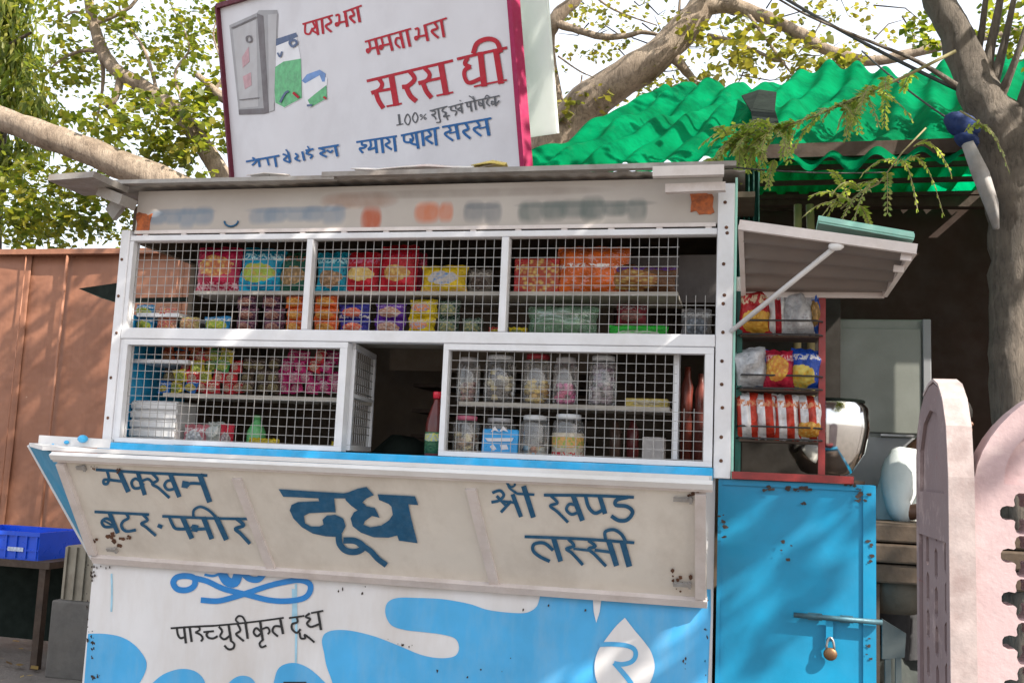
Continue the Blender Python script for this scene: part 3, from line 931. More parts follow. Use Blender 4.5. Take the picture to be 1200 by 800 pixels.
# side door (lower leaf), bolt
dz0 = GZ + .12
door = box('door', (2.398, -.012, dz0), (2.898, .012, 1.500), M['doorblue'], K)
df = MB()
df.box((2.396, -.018, dz0), (2.408, -.0125, 1.498)); df.box((2.862, -.018, dz0), (2.902, -.0125, 1.498)); df.box((2.409, -.018, 1.480), (2.861, -.0125, 1.498))
df.build('door_frame', M['doorblue'], door)
DB = Board((0, -.0185, 1), (0, -1, 0))
st = MB()
for (px, py, sx, sy, k) in ((935, 572, 20, 3, 16), (1008, 582, 5, 10, 10), (1000, 568, 12, 3, 8), (905, 573, 12, 2, 8), (922, 640, 7, 12, 5), (848, 610, 4, 16, 10), (943, 590, 2, 4, 3), (1020, 640, 2, 30, 6), (1018, 760, 3, 25, 6)):
    for q in range(k):
        cx, cy = px + rnd.gauss(0, sx * .6), py + rnd.gauss(0, sy * .6)
        r0 = rnd.uniform(.6, 2.4)
        DB.fill(st, [(cx + r0 * rnd.uniform(.5, 1.5) * math.cos(a) * 1.4, cy + r0 * rnd.uniform(.5, 1.3) * math.sin(a)) for a in [j * math.pi / 4 for j in range(8)]])
st.build('rust_stain', M['stain'], door)
b0, b1 = at(930, 720, -.034), at(1034, 729, -.034)
bo = MB().tube([b0, b1], .0085, 10)
bo.obox(at(955, 722, -.022), (.022, 0, 0), (0, .006, 0), (0, 0, .011)); bo.obox(at(992, 725, -.022), (.02, 0, 0), (0, .006, 0), (0, 0, .011))
bolt = bo.build('door_bolt', paint('bolt_steel', (.05, .13, .17), .5, .3, 25, (.06, .04, .03), .6, 20, metal=.4), door)
hp = MB().obox(at(972, 738, -.026), (.011, 0, 0), (0, .004, 0), (0, 0, .035))
hp.build('hasp', M['doorblue'], bolt)
# padlock hanging in the hasp
pc = at(973, 766, -.032)
pl = thing('padlock', 'small tarnished brass padlock hanging from the bolt of the blue door', 'padlock', pc)
MB().ball(pc, .023, 20, (.95, .42, .9)).build('lock_body', M['brass'], pl)
MB().tube([pc + Vector((.012 * math.cos(a), 0, .016 + .036 * math.sin(a))) for a in [math.pi * i / 10 for i in range(11)]], .004, 8).build('shackle', M['dullsteel'], pl)

# awning over the side door, propped open by a rod
A0, A1, A2, A3 = at(868, 264, -.43), at(1072, 292, -.43), Vector((2.93, -.012, 2.135)), Vector((2.47, -.012, 2.135))
aw = MB()
nu, nv = 6, 60
def AP(u_, v_, o=0):
    p = (A3 * (1 - u_) + A2 * u_) * (1 - v_) + (A0 * (1 - u_) + A1 * u_) * v_
    return p + Vector((0, 0, o))
for j in range(nv + 1):
    for i in range(nu + 1):
        v_ = j / nv
        aw.v.append(AP(i / nu, v_, .010 * math.sin(v_ * 2 * math.pi * 4.5)))
b0n = len(aw.v)
aw.v += [v + Vector((0, 0, .004)) for v in aw.v]
for j in range(nv):
    for i in range(nu):
        a = j * (nu + 1) + i
        aw.f.append((a, a + nu + 1, a + nu + 2, a + 1)); aw.sm.append(True)
        aw.f.append((a + b0n, a + 1 + b0n, a + nu + 2 + b0n, a + nu + 1 + b0n)); aw.sm.append(True)
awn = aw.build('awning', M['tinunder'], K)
af = MB()
af.bar(AP(-.01, 1.0), AP(1.01, 1.0), .030, .018); af.bar(AP(1.0, .02), AP(1.0, .97), .020, .016); af.bar(AP(0.0, .02), AP(0.0, .97), .020, .016); af.bar(AP(0, 0), AP(1, 0), .02, .018)
for vv in (.72, .95): af.bar(AP(.93, vv, -.02), AP(.99, vv, -.02), .02, .012)
af.build('awning_frame', M['creamframe'], awn)
s0, s1 = at(857, 388, -.034), AP(.56, .99, -.022)
br_ = MB().tube([s0, s1], .0085, 8); br_.ball(s1, .02, 10, (1.2, .6, .7))
br_.build('prop_rod', M['white'], awn)
box('door_head', (2.446, .0, 2.150), (2.93, .03, 2.20), M['creamframe'], K)
box('door_post', (2.449, .001, 1.51), (2.468, .03, 2.149), M['tarp'], K)

# ------------------------------------------------------------------ signboard on the roof
SD1 = Vector((.82905, -.54765, -.11294)).normalized()
SD2 = Vector((-.09599, -.14836, .98426)).normalized()
SN = SD1.cross(SD2).normalized()
SO = at(617, 160, .30)
def sg(px, py, o=0): return on(px, py, SO, SN) + SN * o
sb = thing('signboard', 'large white signboard with crimson border and ghee lettering leaning on the kiosk roof', 'signboard', (.5, .9, 2.55))
LBt, RBt = sg(273.5, 204), sg(614, 163)
LBt, RBt = LBt - SD2 * .13, RBt - SD2 * .17
up1 = (sg(257, 5) - sg(273, 190)).normalized()
up2 = (sg(602, 0) - sg(614.5, 160)).normalized()
hh = 1.28
panel = MB()
c4 = [LBt, RBt, RBt + up2 * hh * .90, LBt + up1 * hh * 1.0]
# slant the head rail the way the red border runs
tl = sg(257, 8); tr_dir = (sg(297, -4) - sg(257, 8)).normalized()
c4[3] = tl
A_ = np.array([list(up2), list(-tr_dir)]).T
k2 = np.linalg.lstsq(A_, np.array(list(tl - RBt)), rcond=None)[0]
c4[2] = RBt + up2 * float(k2[0])
panel.add([p for p in c4] + [p - SN * .03 for p in c4], [(0, 1, 2, 3), (7, 6, 5, 4), (0, 4, 5, 1), (1, 5, 6, 2), (2, 6, 7, 3), (3, 7, 4, 0)])
sp = panel.build('sign_panel', M['signwhite'], sb)
def edge(a, b2, w, t, mat, nm):
    MB().bar(a + SN * .0, b2 + SN * .0, t, w, up=SN).build(nm, mat, sb)
mid = (c4[2] + c4[3]) / 2
edge(c4[0], c4[3], .020, .05, M['maroon'], 'border')
edge(c4[3], c4[2], .026, .05, M['maroon'], 'border')
edge(c4[1], c4[2], .026, .05, M['magenta'], 'border')
bk = MB()
for a in (.12, .5, .9):
    q = c4[0] * (1 - a) + c4[1] * a - SN * .055
    bk.tube([q + SD2 * ((2.575 - q.z) / SD2.z), q + SD2 * .55], .016, 8)
bk.tube([c4[0] * .88 + c4[1] * .12 - SN * .05, Vector((-.3, 1.55, GZ))], .025, 8)
bk.build('support_pole', M['dullsteel'], sb)

SB = Board(SO, SN)
rd = MB()
SB.text(rd, 410, 60, 5.4545, [
 (18, [(112, 192), (380, 128), (658, 62)]),
 (26, [(188, 180), (208, 212), (190, 248), (142, 268)]), (30, [(168, 268), (186, 318), (214, 362)]), (18, [(190, 256), (278, 240)]), (38, [(268, 165), (298, 345)]), (12, [(238, 354), (332, 336)]),
 (28, [(384, 130), (416, 178), (376, 222), (340, 230)]), (32, [(362, 230), (388, 285), (424, 318)]),
 (26, [(482, 112), (512, 148), (496, 188), (444, 206)]), (30, [(470, 204), (492, 258), (522, 296)]), (18, [(494, 192), (590, 172)]), (38, [(586, 92), (618, 276)]), (12, [(558, 286), (662, 264)]),
 (18, [(690, 52), (860, 12), (1006, -20)]), (26, [(756, 46), (738, 82), (772, 102)]), (26, [(772, 102), (738, 124), (738, 168), (766, 204), (836, 178)]), (38, [(838, 12), (862, 222)]), (38, [(936, -8), (970, 204)]), (12, [(798, 228), (900, 206), (1006, 186)])])
SB.text(rd, 400, 0, 4, [(22, [(622, 250), (640, 204), (690, 184), (732, 198), (750, 245)])])
rd.build('lettering', M['crimson'], sp, label='large red headline सरस घी')
rs2 = MB()
SB.step = 0
SB.text(rs2, 340, 0, 6, [
 (13, [(90, 172), (300, 110)]), (14, [(108, 172), (108, 232), (138, 240), (158, 200)]), (14, [(162, 160), (176, 192), (158, 214), (192, 236)]), (18, [(184, 150), (198, 246)]), (18, [(224, 138), (234, 238)]), (16, [(268, 122), (290, 158), (252, 186), (292, 226)]),
 (13, [(376, 88), (504, 42)]), (14, [(322, 112), (344, 106), (348, 140), (344, 172), (328, 184), (324, 168), (346, 162), (396, 152)]), (20, [(388, 86), (404, 188)]), (17, [(434, 70), (452, 108), (422, 124), (458, 162)]), (20, [(474, 54), (492, 156)]),
 (13, [(530, 296), (852, 204)]), (15, [(556, 286), (566, 345), (550, 372), (543, 352), (566, 346), (604, 336)]), (20, [(600, 272), (626, 384)]), (15, [(642, 262), (656, 320), (642, 348), (634, 328), (656, 322), (700, 312)]), (20, [(694, 246), (722, 356)]), (15, [(786, 272), (752, 272), (746, 308), (776, 338)]), (20, [(776, 226), (802, 338)]), (20, [(822, 212), (846, 328)]),
 (13, [(946, 182), (1104, 130)]), (14, [(882, 208), (904, 202), (908, 236), (904, 268), (888, 282), (884, 264), (906, 260), (960, 250)]), (20, [(950, 180), (972, 288)]), (17, [(1016, 160), (1040, 200), (1000, 222), (1046, 268)]), (20, [(1066, 142), (1086, 262)])])
rs2.build('lettering', M['crimson'], sp, label='small red lines of lettering')
SB.step = 0
gl = MB()
SB.text(gl, 410, 60, 5.4545, [
 (14, [(314, 406), (322, 472)]), (7, [(300, 474), (342, 466)]), (8, [(370, 404), (388, 436), (374, 472), (352, 444)], 1), (8, [(418, 394), (436, 424), (422, 458), (402, 430)], 1), (5, [(454, 440), (488, 402)]), (5, [(456, 406), (464, 412), (458, 420), (450, 412)], 1), (5, [(482, 424), (490, 430), (484, 438), (476, 430)], 1),
 (8, [(514, 382), (624, 354)]), (9, [(524, 384), (546, 386), (546, 402), (526, 408), (544, 420), (554, 436)]), (11, [(566, 370), (574, 426)]), (8, [(574, 426), (580, 452), (556, 458)]), (9, [(606, 360), (592, 384), (620, 396), (602, 420), (640, 412)]), (9, [(612, 396), (628, 440)]),
 (8, [(634, 360), (728, 334)]), (9, [(650, 356), (650, 378), (684, 386), (676, 412)]), (9, [(676, 352), (682, 372)]), (9, [(708, 362), (692, 374), (716, 386)]), (11, [(712, 338), (722, 396)]), (7, [(706, 316), (712, 320)]),
 (8, [(738, 332), (960, 286)]), (9, [(752, 332), (756, 356), (778, 352)]), (11, [(772, 324), (782, 386)]), (11, [(800, 318), (810, 376)]), (7, [(800, 316), (782, 296), (766, 288)]), (7, [(802, 314), (792, 290)]), (9, [(828, 322), (832, 348), (856, 346), (836, 330)]), (11, [(852, 310), (862, 368)]), (9, [(890, 308), (878, 330), (898, 352)]), (7, [(866, 306), (880, 284), (902, 300)]), (11, [(930, 294), (938, 352)]), (9, [(932, 330), (912, 322), (914, 342), (944, 334), (960, 318)])])
gl.build('lettering', M['grey_letter'], sp, label='small grey line beginning 100%')
SB.step = 0
bl = MB()
SB.text(bl, 410, 60, 5.4545, [
 (13, [(44, 582), (300, 544)]), (14, [(78, 582), (80, 600), (106, 602), (92, 618), (64, 624), (84, 650)]), (14, [(130, 572), (136, 606), (120, 630), (168, 616)]), (18, [(164, 566), (174, 650)]), (18, [(204, 558), (214, 650)]), (14, [(236, 556), (256, 580), (230, 600), (268, 628)]), (18, [(284, 548), (294, 640)]),
 (13, [(330, 540), (572, 490)]), (14, [(346, 540), (352, 578), (386, 582), (390, 560)]), (14, [(394, 530), (406, 558), (394, 588), (434, 600)]), (18, [(424, 522), (440, 622)]), (18, [(464, 512), (474, 604)]), (15, [(500, 506), (520, 538), (488, 558), (532, 592)]), (18, [(544, 496), (556, 602)]),
 (13, [(594, 486), (906, 430)]), (14, [(630, 480), (646, 508), (610, 530), (662, 572)]), (10, [(640, 526), (692, 514)]), (20, [(680, 470), (698, 562)]), (16, [(740, 460), (760, 498), (728, 516), (772, 558)]), (14, [(812, 448), (832, 480), (794, 500), (842, 542)]), (20, [(874, 436), (892, 538)]), (10, [(830, 496), (882, 484)])])
SB.text(bl, 270, 150, 5.714, [
 (13, [(110, 226), (330, 186)]), (13, [(152, 200), (176, 222), (150, 250)]), (15, [(190, 206), (200, 260)]), (13, [(250, 205), (262, 250)]), (15, [(300, 196), (312, 260)]), (12, [(356, 176), (384, 190), (362, 214), (404, 232)]), (15, [(392, 165), (404, 228)]), (10, [(392, 165), (376, 146)]), (13, [(440, 172), (456, 190), (438, 206), (470, 222)]), (15, [(486, 160), (500, 218)]), (13, [(532, 152), (514, 172), (552, 184), (540, 204)]), (10, [(540, 150), (522, 124)]), (13, [(510, 152), (560, 142)]),
 (13, [(596, 138), (730, 116)]), (13, [(612, 140), (640, 156), (606, 172), (650, 194)]), (13, [(652, 150), (676, 164), (690, 150)]), (17, [(706, 122), (722, 190)])])
bl.build('lettering', M['signblue'], sp, label='blue slogan along the foot of the sign')
# printed packs on the sign: tin, carton, tub (flat print)
def flat(nm, pts, mat, lift, label=None, sc=4.0, ox=250, oy=0):
    mb = MB()
    SB.fill(mb, [(ox + x / sc, oy + y / sc) for x, y in pts], lift)
    mb.build(nm, mat, sp, label=label)
pg1 = paint('print_grey', (.27, .255, .26), .4, .1, 6, bump=0); pg2 = paint('print_grey_light', (.38, .36, .365), .4, .08, 6, bump=0)
pg3 = paint('print_grey_dark', (.11, .09, .095), .5, .15, 6, bump=0); pgw = paint('print_white', (.68, .67, .70), .4, .05, 9, bump=0)
pgg = paint('print_green', (.07, .36, .13), .4, .3, 30, bump=0); pgn = paint('print_navy', (.03, .06, .16), .4, .2, 20, bump=0); pgb = paint('print_blue', (.10, .22, .50), .4, .2, 20, bump=0)
pgp = paint('print_pink', (.42, .22, .24), .4, .2, 20, bump=0)
flat('printed_tin', [(76, 120), (205, 62), (214, 50), (300, 48), (306, 70), (288, 520), (240, 536), (122, 540)], pg1, .0016)
flat('printed_tin', [(92, 142), (202, 92), (212, 500), (128, 508)], pg2, .0021)
flat('printed_tin', [(206, 64), (236, 76), (262, 530), (240, 534)], pg3, .0026)
flat('printed_tin', [(258, 70), (300, 66), (286, 516), (264, 526)], pg2, .0028)
flat('printed_tin', [(120, 515), (238, 508), (240, 534), (122, 538)], pg3, .0030)
flat('printed_tin', [(136, 270), (168, 220), (172, 290), (140, 320)], pgp, .0032); flat('printed_tin', [(140, 360), (178, 340), (182, 400), (150, 420)], pgp, .0032)
mb = MB()
SB.text(mb, 250, 0, 4, [(7, [(160, 176), (178, 172), (182, 194), (164, 198)], 1), (6, [(90, 134), (204, 82)]), (5, [(128, 470), (216, 460)])])
mb.build('printed_tin', pg3, sp)
flat('printed_carton', [(268, 222), (392, 176), (412, 280), (416, 462), (332, 508), (290, 482), (278, 330)], pgw, .0017)
flat('printed_carton', [(264, 208), (290, 186), (388, 154), (398, 172), (372, 186), (282, 222)], pgn, .0022)
flat('printed_carton', [(282, 322), (330, 290), (412, 276), (416, 460), (334, 504), (292, 482)], pgg, .0024)
mb = MB(); SB.text(mb, 250, 0, 4, [(11, [(362, 200), (384, 190), (396, 204), (376, 220)], 1), (10, [(318, 480), (340, 440), (356, 430)]), (8, [(306, 250), (318, 268), (326, 244)])]); mb.build('printed_carton', pgn, sp)
flat('printed_tub', [(420, 388), (500, 350), (536, 366), (530, 466), (452, 508), (430, 470)], pgw, .0018)
flat('printed_tub', [(416, 380), (440, 350), (500, 328), (528, 346), (524, 384), (512, 384), (500, 354), (432, 392)], pgb, .0023)
flat('printed_tub', [(444, 470), (480, 440), (532, 400), (534, 462), (460, 502)], pgg, .0025)
mb = MB(); SB.text(mb, 250, 0, 4, [(12, [(380, 436), (404, 458)]), (9, [(522, 456), (534, 464)])]); mb.build('printed_carton', M['crimson'], sp)
mb = MB(); SB.text(mb, 250, 0, 4, [(9, [(445, 496), (468, 494)])]); mb.build('printed_tub', pgn, sp)
# translucent sheet standing behind the sign, right
w0 = on(653, 156, SO - SN * .10, SN); w1 = on(640, -14, SO - SN * .10, SN)
pb_ = MB()
q = [w0 - SD1 * .34, w0, w1, w1 - SD1 * .34]
pb_.add(q + [p - SN * .012 for p in q], [(0, 1, 2, 3), (7, 6, 5, 4), (0, 4, 5, 1), (1, 5, 6, 2), (2, 6, 7, 3), (3, 7, 4, 0)])
mw = NB('frosted_sheet')
mw.col(mw.mix(mw.mapr(mw.noise(4, 5), .4, .7), (.90, .91, .90), (.78, .82, .78))); mw.p(Roughness=.4)
tr = mw.n("ShaderNodeBsdfTranslucent"); tr.inputs[0].default_value = (.85, .88, .85, 1)
mx = mw.n("ShaderNodeMixShader"); mx.inputs[0].default_value = .6
mw.t.links.new(mw.bsdf.outputs[0], mx.inputs[1]); mw.t.links.new(tr.outputs[0], mx.inputs[2]); mw.t.links.new(mx.outputs[0], mw.out.inputs[0])
tag(pb_.build('plastic_sheet', mw.m, loc=w0), 'frosted white plastic sheet standing beside the signboard on the roof', 'sheet')
# crumpled banner scraps along the roof edge
def scrap(name, label, pts, Y, w, mat):
    mb = MB()
    P = [at(x, y, Y) for x, y in pts]
    for p in P: p.z = KH + .072 + .012 * (Y + .05) + .014 * math.sin(p.x * 1.0) * .5
    n = len(P)
    vs = []
    for i, p in enumerate(P):
        o = Vector((0, rnd.uniform(-.01, .01), rnd.uniform(-.006, .006)))
        vs += [p + o, p + o + Vector((0, .03, 1.1 * w * rnd.uniform(.5, 1.3))), p + o + Vector((0, .07, w * .2))]
    fs = []
    for i in range(n - 1):
        for k in range(2): fs.append((i * 3 + k, i * 3 + 3 + k, i * 3 + 4 + k, i * 3 + 1 + k))
    mb.add(vs, fs, True)
    o = mb.build(name, mat, loc=P[0])
    o.modifiers.new("t", 'SOLIDIFY').thickness = .004
    return tag(o, label, 'banner', 'banner scraps on the roof')
vin = paint('vinyl_scrap', (.70, .66, .62), .35, .1, 12, (.5, .16, .14), .6, 5)
vin2 = paint('vinyl_scrap_red', (.42, .12, .11), .35, .3, 12)
vin3 = paint('vinyl_scrap_yellow', (.60, .46, .12), .4, .3, 12)
scrap('banner_scrap', 'long white vinyl banner scrap lying under the sign lettering', [(412, 186), (440, 186), (470, 185), (500, 184), (530, 183), (560, 182), (580, 180)], .0, .018, vin)
scrap('banner_scrap', 'faded red vinyl scrap behind the long white one', [(420, 182), (445, 180), (470, 180), (488, 181)], .10, .03, vin2)
scrap('banner_scrap', 'short white scrap at the left foot of the sign', [(290, 194), (310, 192), (335, 191)], .02, .012, vin)
scrap('banner_scrap', 'yellowed scrap at the right end of the roof litter', [(552, 184), (575, 181), (592, 179)], -.02, .014, vin3)

# ------------------------------------------------------------------ fence on the left
FY = 2.93
fz1 = at(60, 298, FY).z
fe = thing('sheet_fence', 'tall rust brown sheet metal fence left of the kiosk', 'fence', (-2.5, FY, GZ))
def fsheet(xa, xb, k):
    mb = MB()
    nx, nz = 24, 24
    for j in range(nz + 1):
        for i in range(nx + 1):
            X = xa + (xb - xa) * i / nx; Z = GZ + (fz1 - GZ) * j / nz
            mb.v.append(Vector((X, FY + .03 * mnoise.noise((X * 1.1, Z * .8, k)) + .008 * mnoise.noise((X * 5, Z * 3, k)) + .012 * (k % 2), Z)))
    for j in range(nz):
        for i in range(nx):
            a = j * (nx + 1) + i
            mb.f.append((a, a + 1, a + nx + 2, a + nx + 1)); mb.sm.append(True)
    o = mb.build('panel', M['fence'], fe)
    o.modifiers.new("t", 'SOLIDIFY').thickness = .004
xs = [-5.4, -4.2, at(8, 450, FY).x - .42, at(20, 450, FY).x, at(69, 450, FY).x, at(69, 450, FY).x + .95, at(69, 450, FY).x + 1.9, at(69, 450, FY).x + 2.9]
for k in range(len(xs) - 1): fsheet(xs[k] - .02, xs[k + 1] + .02, k)
rim = MB(); rim.box((-5.4, FY - .06, fz1 - .01), (xs[-1], FY + .05, fz1 + .03)); rim.build('top_rim', M['fence'], fe)
for k in (3, 4, 5, 6):
    s_ = MB(); s_.tube([(xs[k], FY - .045, GZ), (xs[k] - .004, FY - .045, 1.6), (xs[k], FY - .045, fz1 - .02)], .011 if k == 4 else .005, 8); s_.build('seam', M['fence'], fe)
# dark hood sticking out of the kiosk's far side
hd = [at(92, 338, .9), at(141, 331, .75), at(141, 356, .75), at(118, 349, .8)]
hb = MB(); hb.add(hd + [p + Vector((.0, .02, 0)) for p in hd], [(0, 3, 2, 1), (4, 5, 6, 7), (0, 1, 5, 4), (1, 2, 6, 5), (2, 3, 7, 6), (3, 0, 4, 7)])
hb.bar(at(139, 352, .76), (-.001, .62, at(139, 356, .76).z), .02, .02)
hb.build('side_hood', M['darkcloth'], K)

# blue crate on a low table, tin bin
ty = 1.75
tzl = at(30, 656, ty).z
tb = thing('low_table', 'dark low table under the blue crate by the brown fence', 'table', at(10, 735, ty))
xr = at(62, 660, ty).x
xl = xr - .85
box('tabletop', (xl, ty - .03, tzl - .04), (xr, ty + .55, tzl), M['darkwood'], tb)
for X in (xl + .03, xr - .05):
    for Y in (ty, ty + .5): box('leg', (X - .022, Y - .022, GZ - .01), (X + .022, Y + .022, tzl - .041), M['darkwood'], tb)
box('apron', (xl + .03, ty + .49, GZ + .05), (xr - .05, ty + .50, tzl - .042), M['darkcloth'], tb)
cr = thing('plastic_crate', 'bright blue ribbed plastic crate with a white smear on the low table', 'crate', (xr - .5, ty + .2, tzl))
ch = at(40, 624, ty).z - tzl
cx0, cx1 = at(46, 640, ty).x - .60, at(46, 640, ty).x
cw = MB()
cw.box((cx0, ty, tzl + .012), (cx1, ty + .012, tzl + ch)); cw.box((cx0, ty + .38, tzl + .012), (cx1, ty + .392, tzl + ch))
cw.box((cx0, ty + .0125, tzl + .012), (cx0 + .012, ty + .3795, tzl + ch)); cw.box((cx1 - .012, ty + .0125, tzl + .012), (cx1, ty + .3795, tzl + ch)); cw.box((cx0, ty, tzl), (cx1, ty + .39, tzl + .0115))
cbody = cw.build('crate_body', M['crate'], cr)
rb_ = MB()
rb_.box((cx0 - .006, ty - .012, tzl + ch - .022), (cx1 + .006, ty - .0005, tzl + ch + .002))
for i in range(9):
    X = cx0 + .01 + (cx1 - cx0 - .03) * i / 8
    rb_.box((X, ty - .010, tzl + .01), (X + .010, ty - .0005, tzl + ch - .0225))
rb_.box((cx0, ty - .008, tzl + .055), (cx1, ty - .0006, tzl + .064))
rb_.build('rib', M['crate'], cr)
lg = MB(); c = at(18, 643, ty - .011); lg.obox(c, (.055, 0, 0), (0, .001, 0), (0, 0, .012)); lg.build('white_print', paint('crate_print', (.45, .50, .62), .5, .4, 60), cr)
bn = thing('tin_bin', 'grey dented sheet tin box between the low table and the kiosk', 'bin', at(90, 735, 1.62))
bx0, bx1, bzt, bzm = at(67, 700, 1.62).x, at(112, 700, 1.62).x + .1, at(88, 640, 1.62).z, at(88, 704, 1.62).z
bb = MB()
for i in range(40):
    pass
bb.box((bx0 + .02, 1.64, bzm), (bx1, 2.0, bzt))
bb.build('box_body', M['galv'], bn)
rbm = MB()
for i in range(6): X = bx0 + .02 + (bx1 - bx0 - .05) * i / 5; rbm.box((X, 1.625, bzm + .005), (X + .016, 1.6395, bzt - .005))
rbm.build('rib', M['galv'], bn)
box('plinth', (bx0 - .02, 1.60, GZ - .01), (bx1, 2.05, bzm - .001), M['concrete'], bn, .01)

# fallen leaves on the ground
lv = MB()
for i in range(160):
    X, Y = rnd.uniform(-3.2, .0), rnd.uniform(.6, 2.85)
    a = rnd.uniform(0, 6.28); s = rnd.uniform(.02, .055)
    u_, v_ = Vector((math.cos(a), math.sin(a), rnd.uniform(-.2, .2))) * s, Vector((-math.sin(a), math.cos(a), rnd.uniform(-.3, .3))) * s * .45
    c = Vector((X, Y, GZ + .018))
    lv.add([c - u_, c + v_, c + u_, c - v_], [(0, 1, 2), (0, 2, 3)])
tag(lv.build('leaf_litter', M['dryleaf']), 'dry yellow leaves scattered on the bare ground', 'leaves', kind='stuff')

# ------------------------------------------------------------------ lean-to shed with green plastic roof, right
Yw = 2.35
SH = thing('lean_to_shed', 'dark lean-to shed with wavy translucent green plastic roofing right of the kiosk', 'shed', (3.2, 1.5, GZ))
P00, P10, P01, P11 = at(588, 198, .62), at(1226, 184, .62), at(770, 106, 2.3), at(1205, 62, 2.3)
def patch(u_, v_): return (P00 * (1 - u_) + P10 * u_) * (1 - v_) + (P01 * (1 - u_) + P11 * u_) * v_
def corr(fn, nu, nv, ridges, amp, name, sag=.03, jag=.03, ph=0.0):
    mb = MB()
    for j in range(nv + 1):
        for i in range(nu + 1):
            u_, v_ = i / nu, j / nv
            p = fn(u_, v_)
            a = amp * (1 + .3 * mnoise.noise((p.x * 3, p.y * 2, 9))) * math.sin((u_ + .018 * mnoise.noise((p.x * 1.8, p.y * 2.2, 17))) * ridges * 2 * math.pi + ph)
            s = sag * mnoise.noise((p.x * 2.2, p.y * 2.6, 3)) + .22 * sag * mnoise.noise((p.x * 5, p.y * 5, 5))
            e = jag * mnoise.noise((p.x * 6, 0, v_ * 40)) if j in (0, nv) else 0
            mb.v.append(p + Vector((0, e, a + s + e)))
    for j in range(nv):
        for i in range(nu):
            q = j * (nu + 1) + i
            mb.f.append((q, q + 1, q + nu + 2, q + nu + 1)); mb.sm.append(True)
    return mb.build(name, M['green'], SH)
corr(patch, 280, 60, 13, .029, 'roof_sheet', .085)
zB = at(1000, 182, 1.0).z
Yb2 = None
yy = 1.0
while at(1000, 238, yy).z < zB and yy < 4: yy += .02
Yw = min(max(yy, 1.8), 3.2)
xB0, xB1 = 2.46, at(1128, 200, 1.2).x + .15
def patchB(u_, v_): return Vector((xB0 + (xB1 - xB0) * u_, .95 + (Yw - .95) * v_, zB + .01))
corr(patchB, 160, 16, 10, .034, 'roof_sheet', .012, .0)
for k in range(4):
    Y = 1.02 + (Yw - 1.1) * k / 3
    box('batten', (2.44, Y, zB - .05), (xB1 + .1, Y + .03, zB - .032), M['darkwood'], SH)
bm_ = MB(); bm_.bar(at(868, 181, .70), at(1150, 172, .70), .06, .06); bm_.build('front_beam', M['darkwood'], SH)
bm_ = MB(); bm_.bar(at(880, 234, Yw - .2), at(1160, 236, Yw - .2), .07, .06); bm_.build('rear_beam', M['darkwood'], SH)
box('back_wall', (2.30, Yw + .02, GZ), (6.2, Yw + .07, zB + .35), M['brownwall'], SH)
box('shade_roof', (xB1 + .12, .9, zB + .03), (6.2, Yw + .05, zB + .07), M['darkwood'], SH)  # roof added over the unseen right part to darken the shed
box('side_wall', (4.45, .98, GZ), (4.5, Yw + .01, zB + .02), M['brownwall'], SH)  # unseen wall added to keep low sun off the back wall
for X in (3.75, 6.0): box('post', (X, .95, GZ), (X + .08, 1.03, zB - .08), M['darkwood'], SH)
for px, dxp in ((935, 0), (949, 2)):
    a, b2 = at(px, 240, 1.1), at(px + dxp, 300, 1.1)
    MB().tube([a, b2, (b2.x, b2.y, 1.6)], .018, 8).build('bamboo_pole', paint('bamboo', (.25, .20, .09), .6, .2, 12), SH)
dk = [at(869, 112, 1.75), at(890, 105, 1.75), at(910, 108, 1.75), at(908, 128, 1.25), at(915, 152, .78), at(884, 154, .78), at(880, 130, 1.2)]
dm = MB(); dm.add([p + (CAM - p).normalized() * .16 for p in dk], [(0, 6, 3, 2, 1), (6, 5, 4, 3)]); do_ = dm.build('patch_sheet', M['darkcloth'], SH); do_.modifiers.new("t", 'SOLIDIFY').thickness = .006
# dark green tarpaulin hanging beside the kiosk corner
tp = MB()
n = 24
for j in range(2):
    for i in range(n + 1):
        q = at(862 + 28 * i / n, 196 if j == 0 else 344, .34)
        tp.v.append(q + Vector((0, .018 * math.sin(i * 1.3), 0)))
for i in range(n): tp.f.append((i, i + 1, n + 2 + i, n + 1 + i)); tp.sm.append(True)
tag(tp.build('tarpaulin', M['tarp'], loc=at(876, 344, .34)), 'dark green tarpaulin hanging behind the right kiosk post', 'tarpaulin')
# pale aqua board lying on the awning
a0, a1 = at(958, 268, -.36), at(1070, 288, -.40)
ab = MB(); d = (a1 - a0).normalized(); ctr = (a0 + a1) / 2 + Vector((0, .06, .012))
ab.obox(ctr, d * (a1 - a0).length / 2, Vector((0, .09, -.012)), Vector((0, 0, .006)))
ab.obox(ctr + Vector((0, -.07, .012)), d * (a1 - a0).length / 2.02, Vector((0, .015, 0)), Vector((0, 0, .012)))
tag(ab.build('aqua_sheet', M['aqua'], loc=ctr), 'pale aqua folded sheet lying on top of the side awning', 'sheet')

# grey cupboard
cy = 1.35
cx1 = at(1091, 450, cy).x; cx0 = at(900, 450, cy).x
cz1, czm = at(1030, 374, cy).z, at(1030, 510, cy).z
cp = thing('cupboard', 'grey green steel cupboard standing in the dark shed', 'cupboard', ((cx0 + cx1) / 2, cy, GZ))
box('cupboard_body', (cx0, cy, GZ), (cx1, cy + .45, cz1), M['cup'], cp, .008)
box('upper_door', (cx0 + .02, cy - .018, czm + .012), (cx1 - .045, cy - .001, cz1 - .045), M['cup'], cp, .004)
box('lower_door', (cx0 + .02, cy - .018, GZ + .06), (cx1 - .02, cy - .001, czm - .008), M['cuplow'], cp, .004)
box('door_frame', (cx1 - .038, cy - .026, czm + .012), (cx1 - .002, cy - .001, cz1 - .002), M['cuplow'], cp, .004)
box('handle', (cx0 + .5, cy - .04, czm - .003), (cx1 - .08, cy - .0185, czm + .006), M['dullsteel'], cp)

